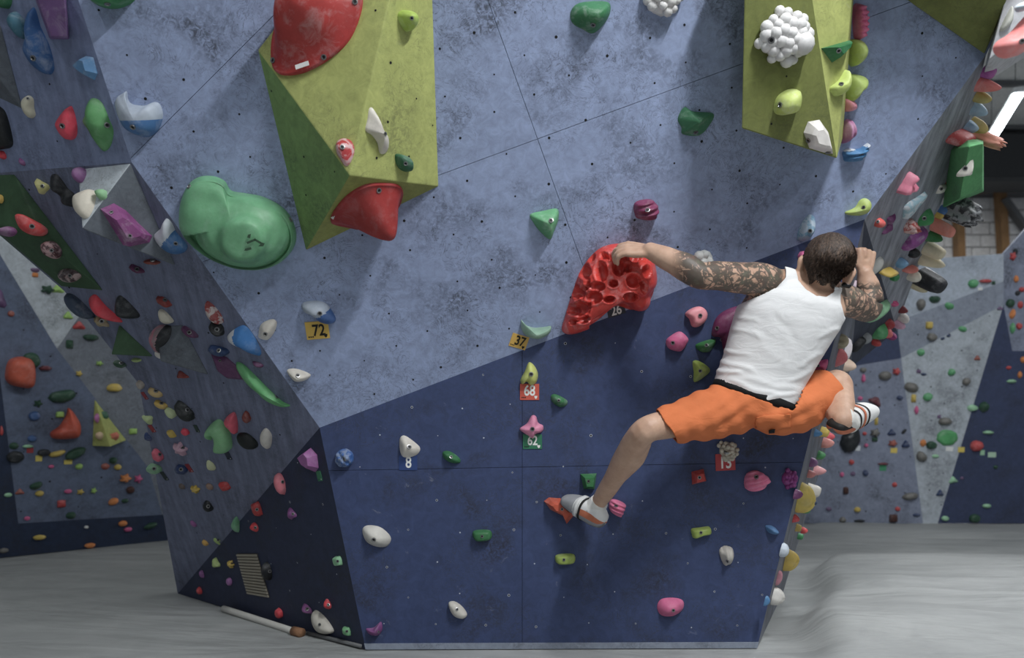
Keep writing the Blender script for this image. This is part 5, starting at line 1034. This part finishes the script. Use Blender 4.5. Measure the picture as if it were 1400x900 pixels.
# right arm
g.limb([p3(1146, 412, 2.775), p3(1158, 412, 2.81), p3(1174, 418, 2.87), JS['rel'], p3(1190, 408, 2.925), p3(1187, 392, 2.925), JS['rwr']], [.054, .056, .05, .043, .046, .040, .028], 20, 5)
def hand(g, wr, d, s, n, curl, thumb, spread=.0):
    d = unit(d); n = unit(A(*n)-(A(*n)@d)*d); s_ = np.cross(n, d); s_ = s_ if s_@A(*s) > 0 else -s_
    tips = []
    for k in range(4):
        o = .0285-.019*k; kn = wr+d*(.084-.004*abs(k-1))+s_*o*1.05+n*.004
        g.limb([wr+s_*o*.45-n*.002, wr+d*.045+s_*o*.85, kn], [.0145, .0135, .0108], 12, 3)
        L_ = (.070, .078, .073, .057)[k]; ang = 0; p = kn; pts = [kn]; dirk = unit(d+s_*spread*(1.5-k))
        for j, fr in enumerate((.44, .31, .25)):
            ang += math.radians(curl[j] if not isinstance(curl[j], (list, tuple)) else curl[j][k]); p = p+(dirk*math.cos(ang)-n*math.sin(ang))*L_*fr; pts.append(p)
        g.limb(pts, [.0100, .0092, .0086, .0074], 12, 3); tips.append(p)
    b = wr+d*.028+s_*.024-n*.004; dv = unit(d*thumb[0]+s_*thumb[1]-n*thumb[2]); dv2 = unit(d*thumb[3]+s_*thumb[4]-n*thumb[5])
    g.limb([wr+d*.01+s_*.012, b, b+dv*.036, b+dv*.036+dv2*.028, b+dv*.036+dv2*.05], [.015, .0145, .0118, .0105, .0082], 12, 3)
    return tips
hand(g, JS['lwr'], A(-1, .28, .10), (0, .3, 1), A(.05, -.72, .70), (22, 42, 34), (.75, .45, .30, .8, .05, .5), .10)
hand(g, JS['rwr'], A(.05, .05, 1), (-1, 0, 0), A(.30, -.95, .1), (78, 88, 60), (.7, .5, .4, .45, -.2, .85))
# legs
g.limb([JS['lhip'], p3(955, 572, 2.71), p3(915, 580, 2.62), JS['lkn'], p3(870, 603, 2.60), p3(856, 627, 2.68), p3(835, 662, 2.79), JS['lan']], [.066, .058, .047, .043, .0425, .043, .034, .027], 20, 5)
g.limb([p3(880, 606, 2.62), p3(868, 626, 2.67), p3(852, 648, 2.745)], [.026, .034, .024], 16, 4)       # calf
g.limb([JS['rhip'], p3(1098, 560, 2.80), p3(1124, 540, 2.87), p3(1143, 526, 2.92)], [.058, .060, .058, .055], 20, 5)
g.limb([p3(1144, 527, 2.92), p3(1146, 540, 2.87), p3(1147, 554, 2.81), p3(1150, 567, 2.755), JS['ran']], [.056, .053, .0535, .042, .034], 20, 5)
g.limb([p3(1137, 543, 2.86), p3(1137, 555, 2.81), p3(1144, 569, 2.745)], [.034, .041, .030], 16, 4)
g.limb([JS['lan'], p3(802, 697, 2.90), p3(784, 689, 2.925)], [.028, .024, .017], 14, 4); g.limb([JS['lan'], p3(817, 704, 2.865)], [.028, .024], 14, 4)
g.limb([JS['ran'], p3(1168, 572, 2.79), p3(1184, 565, 2.86)], [.029, .026, .019], 14, 4); g.limb([JS['ran'], p3(1149, 580, 2.725)], [.029, .017], 14, 4)
# head
HC = p3(1130, 363, 2.70); hu = unit(A(.26, -.10, .95)); hf = A(.16, 1, -.22); hf = unit(hf-(hf@hu)*hu); hr = np.cross(hf, hu)
def hp(r, f, u): return HC+(hr*r+hf*f+hu*u)*.89
SKR = (.066, .084, .075)
g.ellipsoid(hp(0, 0, .012), (hr*SKR[0], hf*SKR[1], hu*SKR[2]), 28, 18)
g.ellipsoid(hp(0, .030, -.055), (hr*.058, hf*.066, hu*.066), 20, 12); g.ellipsoid(hp(0, -.018, -.030), (hr*.052, hf*.050, hu*.055), 20, 12)
g.ellipsoid(hp(0, .070, -.100), (hr*.028, hf*.026, hu*.020), 14, 8); g.limb([hp(0, .090, -.005), hp(0, .108, -.038), hp(0, .100, -.044)], [.009, .013, .012], 10, 3)
g.limb([hp(-.045, .078, .010), hp(0, .092, .012), hp(.045, .078, .010)], [.012, .014, .012], 10, 3); g.limb([hp(-.02, .088, -.072), hp(0, .094, -.071), hp(.02, .088, -.072)], [.007, .009, .007], 10, 3)
for sg in (-1, 1):
    c = hp(sg*.086, -.006, -.026); g.ellipsoid(c, (hr*.012, hf*.020-hr*sg*.010, hu*.034-hf*.006), 14, 10)
    g.limb([hp(sg*.080, .010, -.010), hp(sg*.090, -.004, .010), hp(sg*.100, -.022, -.006), hp(sg*.095, -.018, -.030), hp(sg*.084, -.002, -.058)], [.007, .0075, .0075, .0072, .0085], 10, 4)
    g.limb([hp(sg*.044, .062, -.035), hp(sg*.05, .05, -.05)], [.018, .018], 10, 3)
BV, BF, BN = remesh(g, .0045, 3, .5)
# skin with tattooed arms
def seg_d(P, a, b): d = b-a; t = np.clip(((P-a)@d)/(d@d), 0, 1); return np.linalg.norm(P-(a+t[:, None]*d), axis=1), t
Q = projv(BV)
d1, t1 = seg_d(BV, JS['lsh'], JS['lel']); d2, t2 = seg_d(BV, JS['lel'], JS['lwr']); d3, t3 = seg_d(BV, JS['rsh'], JS['rel']); d4, t4 = seg_d(BV, JS['rel'], JS['rwr'])
tat = np.zeros(len(BV))
lft = (np.minimum(d1, d2) < .085) & (Q[:, 0] < 1072); tat[lft] = np.clip((Q[lft, 0]-918)/16, 0, 1)*np.clip((1074-Q[lft, 0])/6, 0, 1)
rgt = (np.minimum(d3, d4) < .075) & (Q[:, 0] > 1143); tat[rgt] = np.clip((Q[rgt, 1]-384)/7, 0, 1)*np.clip((Q[rgt, 0]-1144)/6, 0, 1)
def skin_mat():
    m, nt, b = newmat('skin_tattooed'); v = coords(nt)
    c = ramp(nt, noise(nt, v, 22, 5, .6), [(.3, lin((192, 146, 116))), (.7, lin((214, 170, 140)))])
    at_ = nt.nodes.new('ShaderNodeAttribute'); at_.attribute_name = 'tattoo'
    vo = nt.nodes.new('ShaderNodeTexVoronoi'); vo.feature = 'DISTANCE_TO_EDGE'; vo.inputs['Scale'].default_value = 34
    wv = nt.nodes.new('ShaderNodeVectorMath'); wv.operation = 'ADD'; nz = nt.nodes.new('ShaderNodeTexNoise'); nz.inputs['Scale'].default_value = 20; nt.links.new(v, nz.inputs['Vector'])
    sc = nt.nodes.new('ShaderNodeVectorMath'); sc.operation = 'SCALE'; sc.inputs['Scale'].default_value = .05; nt.links.new(nz.outputs['Color'], sc.inputs[0]); nt.links.new(v, wv.inputs[0]); nt.links.new(sc.outputs[0], wv.inputs[1]); nt.links.new(wv.outputs[0], vo.inputs['Vector'])
    ln = ramp(nt, vo.outputs['Distance'], [(.05, (1, 1, 1)), (.12, (0, 0, 0))])
    bl = ramp(nt, noise(nt, wv.outputs[0], 27, 4, .6, .8), BW(.43, .50))
    mx = N(nt, 'ShaderNodeMath', operation='MAXIMUM'); nt.links.new(ln, mx.inputs[0]); nt.links.new(bl, mx.inputs[1])
    ink = ramp(nt, noise(nt, v, 30, 3, .5), [(.30, lin((96, 66, 62))), (.42, lin((62, 62, 58))), (.6, lin((58, 66, 60))), (.72, lin((74, 92, 76)))])
    fm = N(nt, 'ShaderNodeMath', operation='MULTIPLY'); nt.links.new(mx.outputs[0], fm.inputs[0]); nt.links.new(at_.outputs['Fac'], fm.inputs[1])
    fk = N(nt, 'ShaderNodeMath', operation='MULTIPLY'); nt.links.new(fm.outputs[0], fk.inputs[0]); fk.inputs[1].default_value = .86
    c = mix(nt, fk.outputs[0], c, ink)
    nt.links.new(c, b.inputs['Base Color']); b.inputs['Roughness'].default_value = .52; b.inputs['Subsurface Weight'].default_value = .06; b.inputs['Subsurface Radius'].default_value = (.02, .008, .004)
    bump(nt, b, noise(nt, v, 160, 3), .12, .002); return m
M['skin'] = skin_mat()
body = mesh_obj('person', BV-ORG, BF, M['skin'], None, True, Matrix.Translation(Vector(ORG)))
a_ = body.data.attributes.new('tattoo', 'FLOAT', 'POINT'); a_.data.foreach_set('value', tat.astype(np.float32))
tag(body, 'climber in white tank top and orange shorts, arms tattooed, reaching to the red pocketed hold', 'person')
def part(name, V, fs, mat, solid=0, smooth=True, parent=None, midx=None):
    o = mesh_obj(name, np.array(V)-ORG, fs, mat, None, smooth, None, midx); o.parent = parent or body
    if solid: sm_ = o.modifiers.new('cloth', 'SOLIDIFY'); sm_.thickness = solid; sm_.offset = 1
    return o
def cloth_mat(name, col, rib=None, rough=.85, wr_s=.3, var=.08):
    m, nt, b = newmat(name); v = coords(nt); c = lin(col)
    n1 = noise(nt, v, 12, 5, .6); base = ramp(nt, n1, [(.3, tuple(x*(1-var) for x in c)), (.7, tuple(min(1, x*(1+var)) for x in c))]); nt.links.new(base, b.inputs['Base Color'])
    b.inputs['Roughness'].default_value = rough; b.inputs['Specular IOR Level'].default_value = .2
    h = noise(nt, coords(nt, scale=(1, 1, 2.2), rot=(0, .4, 0)), 11, 3, .5, .9)
    if rib:
        w_ = nt.nodes.new('ShaderNodeTexWave'); w_.inputs['Scale'].default_value = rib; w_.bands_direction = 'X'; nt.links.new(coords(nt, rot=(0, .39, 0)), w_.inputs['Vector'])
        b1_ = nt.nodes.new('ShaderNodeBump'); b1_.inputs['Strength'].default_value = .18; b1_.inputs['Distance'].default_value = .001; nt.links.new(w_.outputs['Fac'], b1_.inputs['Height'])
        b2_ = nt.nodes.new('ShaderNodeBump'); b2_.inputs['Strength'].default_value = wr_s; b2_.inputs['Distance'].default_value = .02; nt.links.new(h, b2_.inputs['Height']); nt.links.new(b1_.outputs[0], b2_.inputs['Normal']); nt.links.new(b2_.outputs[0], b.inputs['Normal'])
    else: bump(nt, b, h, wr_s, .02)
    return m
M['tank'] = cloth_mat('cotton_white', (232, 232, 232), 130, .9, .22, .02); M['shorts'] = cloth_mat('canvas_orange', (222, 112, 38), None, .8, .3, .06)
# tank top
TP = [(960, 512), (980, 519), (991, 530), (1020, 544), (1048, 554), (1079, 557), (1092, 545), (1118, 508), (1160, 450), (1151, 432), (1146, 415), (1146, 404), (1150, 396), (1139, 390), (1138, 401), (1128, 408), (1114, 407), (1100, 398), (1090, 386), (1087, 372), (1073, 368), (1072, 381), (1056, 397), (1030, 411), (1000, 425)]
f, near = polydist(Q, TP); f[BV[:, 1] > 2.98] = -99; f[(d4 < .06)] = -99
FOLDS = [(978, 505, 1012, 512, 3, .004), (984, 492, 1030, 508, 3.5, .0035), (990, 478, 1024, 486, 3, .003), (1000, 522, 1060, 540, 3, .004), (1018, 518, 1085, 532, 4, .003), (1050, 546, 1086, 536, 3, .004), (1078, 520, 1108, 508, 3.5, .0035), (1092, 500, 1122, 484, 3.5, .003),
         (1004, 448, 1040, 462, 4, .0025), (1010, 432, 1036, 440, 3, .0025), (1118, 462, 1146, 450, 3.5, .003), (1060, 430, 1090, 470, 6, -.002), (1040, 470, 1075, 500, 6, .0015), (1034, 413, 1056, 402, 3, .002), (1090, 410, 1112, 414, 3, .0015)]
def tank_wr(W):
    q = projv(W); z = np.zeros(len(W))
    for (x0, y0, x1, y1, w_, am) in FOLDS:
        a = A(x0, y0); d = A(x1, y1)-a; L_ = np.hypot(*d); d = d/L_; r = q-a; t = r@d; n_ = r@A(-d[1], d[0])+1.8*np.sin(t*.11+x0)
        z += am*np.exp(-(n_/w_)**2)*np.clip(t/L_*4+.6, 0, 1)*np.clip((1-t/L_)*4+.6, 0, 1)*np.where((t > -.15*L_) & (t < 1.15*L_), 1, 0)
    return z
W_, fs_ = shell_cut(BV, BF, BN, f, near, 2.2, .0065, 8, tank_wr)
tk = part('tank_top', W_, fs_, M['tank'], .003)
# neckline and armhole binding as raised edge
# shorts
g2 = Geo()
g2.ringloft([ring(1025, 576, 2.79, .12, .085, 1, .32), ring(1028, 564, 2.79, .160, .112, 1, .35), ring(1032, 546, 2.79, .154, .108, 1, .36), ring(1037, 526, 2.79, .150, .104, 1, .36)], 32, 2.3)
lh1 = p3(902, 585, 2.595); rh1 = p3(1132, 531, 2.88)
g2.limb([p3(1004, 558, 2.77), p3(965, 568, 2.73), p3(932, 578, 2.66), p3(893, 589, 2.575)], [.086, .082, .067, .057], 22, 5)
g2.limb([p3(1060, 564, 2.76), p3(1088, 558, 2.78), p3(1110, 546, 2.83), p3(1150, 519, 2.94)], [.080, .084, .077, .072], 22, 5)
SV, SF, SN = remesh(g2, .008, 10, .5)
ld = unit(A(-.80, .10, -.52)); rd = unit(A(.80, .40, .30)); wd_ = unit(A(.34, 0, .94))
lc = p3(914, 586, 2.62); rc = p3(1128, 535, 2.875); wc = p3(1031, 549, 2.79)
lat = (SV-wc)@unit(A(1, 0, -.36)); ew = (SV-wc)@wd_-4.0*np.clip(lat-.100, 0, 9)-3*np.clip(-.165-lat, 0, 9)
fc = np.minimum.reduce([-((SV-lc)@ld), -((SV-rc)@rd), -ew])
def short_wr(W):
    q = projv(W); dl = np.hypot(q[:, 0]-1000, q[:, 1]-572); dr = np.hypot(q[:, 0]-1085, q[:, 1]-578)
    return .0035*np.sin(q[:, 0]*.16+q[:, 1]*.30+1.2*np.sin(q[:, 0]*.05))*np.exp(-(np.minimum(dl, dr)/45)**2)+.0025*np.sin(q[:, 0]*.22-q[:, 1]*.13)+.003*np.sin(q[:, 0]*.07+q[:, 1]*.17)
keepV = SV.copy()
ov = (fc < 0) & (fc > -.012)
for c_, dd_ in ((lc, ld), (rc, rd), (wc, wd_)):
    e = ew if c_ is wc else (SV-c_)@dd_; k = ov & (e > 0); SV[k] -= e[k][:, None]*dd_
W_, fs_ = shell_cut(SV, SF, SN, np.where(ov, -.001, fc), None, .0105, .0, 2, short_wr)
sh = part('shorts', W_, fs_, M['shorts'], .004)
# back pocket flap, side pocket mark
pf, pn = polydist(projv(W_), [(1033, 570), (1080, 566), (1079, 583), (1035, 588)]); me_ = sh.data; nn = np.empty(len(W_)*3); me_.vertices.foreach_get('normal', nn); nn = nn.reshape(-1, 3)
pf[W_[:, 1] > 2.74] = -99
PV, PF = shell_cut(W_, fs_, nn, pf, pn, 3.4, .006, 1); part('back_pocket', PV, PF, M['shorts'], .003, parent=sh)
pf, pn = polydist(projv(W_), [(1052, 585), (1060, 584), (1060, 588), (1052, 589)]); pf[W_[:, 1] > 2.74] = -99
PV, PF = shell_cut(W_, fs_, nn, pf, pn, 3.4, .010, 1)
if len(PF): part('pocket_tab', PV, PF, M['ink_black'], .002, parent=sh)
# belt
gb = Geo(); bt = []
for k, h_ in enumerate((-.016, .016)): bt.append((wc+wd_*h_+wd_*.012, unit(A(1, 0, -.36)), unit(np.cross(unit(A(1, 0, -.36)), wd_)), .1535, .1085))
vs = []; fs = []
for c_, sd, dp, hw, hd in bt:
    for k in range(48): a = 2*math.pi*k/48; vs.append(c_+sd*hw*abs(math.cos(a))**(2/2.3)*np.sign(math.cos(a))+dp*hd*abs(math.sin(a))**(2/2.3)*np.sign(math.sin(a)))
for k in range(48): fs.append((k, (k+1) % 48, 48+(k+1) % 48, 48+k))
part('belt', vs, fs, cloth_mat('belt_black', (26, 27, 29), None, .7, .1), .004)
# hair
def hair_mat():
    m, nt, b = newmat('hair_dark_brown'); v = coords(nt, scale=(1, 1, .25), rot=(.3, .35, 0)); n1 = noise(nt, v, 170, 4, .7, .2); n2 = noise(nt, coords(nt), 14, 3)
    c = ramp(nt, n1, [(.3, lin((26, 19, 15))), (.5, lin((70, 52, 40))), (.68, lin((140, 110, 86)))]); c = mix(nt, .35, c, ramp(nt, n2, [(.3, lin((34, 25, 20))), (.7, lin((74, 56, 44)))]))
    nt.links.new(c, b.inputs['Base Color']); b.inputs['Roughness'].default_value = .5; bump(nt, b, n1, .8, .006); return m
M['hair'] = hair_mat()
rr = random.Random(3); NU, NV = 120, 80; vs = []; mk = []
hc2 = hp(0, -.004, .012)
def scalp(x, y, z, a):
    """hairline margin and hair base point for a direction on the head; the nape runs down as a column"""
    lim = -.17+y*.85 if y > 0 else (-.17+y*1.30 if y > -.55 else -.885-.06*math.cos(x*7))
    d = z-lim; k = max(0.0, (-.25-z)/.75)
    s_ = math.sqrt(max(0, 1-z*z)); h_ = max(s_, .968*(1-.30*k)) if z < -.25 and y < 0 else s_
    th = .017*min(1, max(0, d)/.8)**.85*(1+.2*z)*(1 if z > 0 else max(.25, 1+z*.75))
    return d, th, hr*math.cos(a)*h_*SKR[0]*(1-.06*k)+hf*math.sin(a)*h_*SKR[1]*(1-.05*k)+hu*z*SKR[2]*(1+.25*k)
for j in range(NV+1):
    t = math.pi*.97*j/NV
    for i in range(NU):
        a = 2*math.pi*i/NU; x, y, z = math.sin(t)*math.cos(a), math.sin(t)*math.sin(a), math.cos(t)   # x right, y forward, z up
        hx = math.cos(a) if z < -.25 else x; d, th, b_ = scalp(hx, math.sin(a)*(1 if z < -.25 else math.sin(t)), z, a)
        nrm = unit(hr*math.cos(a)*max(.02, math.sin(t))+hf*math.sin(a)*max(.02, math.sin(t))+hu*max(z, -.3))
        sw = .0010*math.sin(a*9+z*7+2*math.sin(a*3))+rr.uniform(-.0005, .0005)
        k = th+(sw if d > .15 else 0)+(.0025 if d > 0 else -.012)
        vs.append(hc2+b_+nrm*k); mk.append(d > -.05)
fs = []
for j in range(NV):
    for i in range(NU):
        q = (j*NU+i, (j+1)*NU+i, (j+1)*NU+(i+1) % NU, j*NU+(i+1) % NU)
        if all(mk[w2] for w2 in q): fs.append(q)
hair = part('hair', vs, fs, M['hair'])
# short hair tufts
vs = []; fs = []
for _ in range(7500):
    z = rr.uniform(-.92, 1); a = rr.uniform(0, 2*math.pi); st_ = math.sqrt(1-z*z); x, y = st_*math.cos(a), st_*math.sin(a)
    hx = math.cos(a) if z < -.25 else x; d, th, b_ = scalp(hx, math.sin(a)*(1 if z < -.25 else st_), z, a)
    if d < -.03: continue
    nrm = unit(hr*math.cos(a)*max(.02, st_)+hf*math.sin(a)*max(.02, st_)+hu*max(z, -.3)); p = hc2+b_+nrm*(th+.0015); lim = z-d
    wh = math.atan2(x-.15, y+.35); fl_ = unit(nrm*.22-hu*.75+(hr*math.cos(wh)-hf*math.sin(wh))*.55+hr*rr.uniform(-.2, .2)+hf*rr.uniform(-.2, .2)); sd = unit(np.cross(fl_, nrm))*.0012; ln = rr.uniform(.010, .022)*(.3+.7*min(1, max(0, d)/.6))
    b = len(vs); vs += [p-nrm*.002-sd, p-nrm*.002+sd, p+fl_*ln*.6+nrm*.002+sd*.7, p+fl_*ln]; fs += [(b, b+1, b+2), (b, b+2, b+3)]
o = part('hair_strands', vs, fs, M['hair'], parent=hair); o['kind'] = 'stuff'
# eyes and brows
for sg in (-1, 1):
    ge = Geo(); ge.ellipsoid(hp(sg*.031, .081, -.010), (hr*.013, hf*.012, hu*.009), 14, 8); part('eye', ge.v, ge.f, plain('eye_white', (230, 228, 224), .3))
    ge = Geo(); ge.limb([hp(sg*.014, .096, .014), hp(sg*.032, .092, .019), hp(sg*.05, .078, .014)], [.004, .005, .003], 8, 3); part('eyebrow', ge.v, ge.f, M['hair'])
# ear plug
c = hp(.088, -.008, -.056); ge = Geo(); ge.limb([c-hr*.007, c+hr*.008], [.0085, .0085], 14, 3); part('earring', ge.v, ge.f, plain('plug_black', (18, 18, 20), .3))
# climbing shoes
M['sh_grey'] = cloth_mat('shoe_suede_grey', (150, 152, 156), None, .8, .1); M['sh_white'] = cloth_mat('shoe_white', (222, 222, 220), None, .7, .1); M['sh_orange'] = cloth_mat('shoe_orange', (206, 112, 72), None, .6, .1)
M['rubber'] = plain('sole_rubber', (112, 114, 118), .6); M['sock'] = cloth_mat('sock_white', (226, 224, 218), 90, .9, .2)
def shoe(cs, up, side_hint, zones_, name='climbing_shoe'):
    """cs: list of (centre, half height, half width) from toe to heel"""
    P = [A(*c[0]) for c in cs]; n = 44; per = 14; C = []; Hh = []; Ww = []
    for i in range(len(P)-1):
        q0, q1, q2, q3 = P[max(i-1, 0)], P[i], P[i+1], P[min(i+2, len(P)-1)]
        for k in range(per):
            t = k/per; C.append(.5*((2*q1)+(-q0+q2)*t+(2*q0-5*q1+4*q2-q3)*t*t+(-q0+3*q1-3*q2+q3)*t**3)); Hh.append(cs[i][1]*(1-t)+cs[i+1][1]*t); Ww.append(cs[i][2]*(1-t)+cs[i+1][2]*t)
    C.append(P[-1]); Hh.append(cs[-1][1]); Ww.append(cs[-1][2])
    d0 = unit(C[0]-C[1]); d1 = unit(C[-1]-C[-2])
    C = [C[0]+d0*Hh[0]*.8, C[0]+d0*Hh[0]*.5]+C+[C[-1]+d1*Hh[-1]*.45, C[-1]+d1*Hh[-1]*.7]; Hh = [Hh[0]*.4, Hh[0]*.82]+Hh+[Hh[-1]*.8, Hh[-1]*.4]; Ww = [Ww[0]*.4, Ww[0]*.82]+Ww+[Ww[-1]*.8, Ww[-1]*.4]
    g_ = Geo(); rings = []
    for i in range(len(C)):
        d = unit(C[min(i+1, len(C)-1)]-C[max(i-1, 0)]); u_ = unit(A(*up)-(A(*up)@d)*d); sd = np.cross(u_, d); rings.append((C[i], sd, u_, Ww[i], Hh[i]))
    g_.ringloft(rings, n, 2.6); mi = []; m_ = len(C)
    for q in g_.f:
        r_ = np.mean([min(i//n, m_-1) for i in q])/(m_-1); c_ = np.mean([g_.v[i] for i in q], axis=0); an = np.mean([abs(math.sin(2*math.pi*(i % n)/n))**(2/2.6)*np.sign(math.sin(2*math.pi*(i % n)/n)) for i in q if i < m_*n]); mi.append(zones_(r_, an))
    o = part(name, g_.v, g_.f, [M['sh_grey'], M['sh_white'], M['sh_orange'], M['rubber'], M['ink_black']], midx=mi); fix_normals(o)
    return o, rings
zl = lambda r, h: 3 if h < -.80 else (0 if r < .34 or h < -.42 else (2 if r > .50 and h < .30 else 1))
upL = A(.42, -.45, .80)
s1, rg = shoe([(p3(775, 684, 2.95), .020, .036), (p3(787, 689, 2.93), .031, .044), (p3(801, 696, 2.905), .040, .042), (p3(814, 704, 2.875), .042, .036), (p3(820, 709, 2.86), .036, .032)], upL, None, zl)
zr = lambda r, h: 3 if h < -.80 else (1 if r < .66 else (2 if h < -.05 else 4))
upR = A(-.30, -.62, .72)
s2, rg2 = shoe([(p3(1188, 561, 2.88), .025, .038), (p3(1178, 565, 2.84), .034, .044), (p3(1166, 570, 2.79), .040, .042), (p3(1154, 579, 2.745), .034, .038), (p3(1142, 584, 2.715), .022, .034)], upR, None, zr)
def band(rings_, i, mat, name, parent, wid=.010, k=1.05, arc=(0, 360)):
    c_, sd, u_, hw, hd = rings_[i]; d = unit(np.cross(sd, u_)); vs = []; fs = []; n = 32
    for w2 in (-wid/2, wid/2):
        for j in range(n): a = 2*math.pi*j/n; vs.append(c_+d*w2+sd*hw*k*abs(math.cos(a))**(2/2.6)*np.sign(math.cos(a))+u_*hd*k*abs(math.sin(a))**(2/2.6)*np.sign(math.sin(a)))
    for j in range(n): fs.append((j, (j+1) % n, n+(j+1) % n, n+j))
    return part(name, vs, fs, mat, .002, parent=parent)
band(rg, 30, M['ink_black'], 'strap', s1, .008, 1.03); band(rg, 24, M['sh_white'], 'strap', s1, .014, 1.04)
band(rg2, 24, M['ink_black'], 'strap', s2, .008, 1.03); band(rg2, 30, M['sh_orange'], 'strap', s2, .012, 1.04); band(rg2, 36, M['ink_black'], 'strap', s2, .008, 1.03)
gs = Geo(); gs.limb([p3(820, 686, 2.860), p3(815, 692, 2.875), p3(810, 698, 2.885)], [.0325, .036, .039], 20, 4, caps=False); part('sock', gs.v, gs.f, M['sock'])
gs = Geo(); gs.limb([p3(1153, 570, 2.72), p3(1156, 575, 2.74), p3(1161, 577, 2.77)], [.036, .039, .040], 20, 4, caps=False); part('sock', gs.v, gs.f, M['sock'])
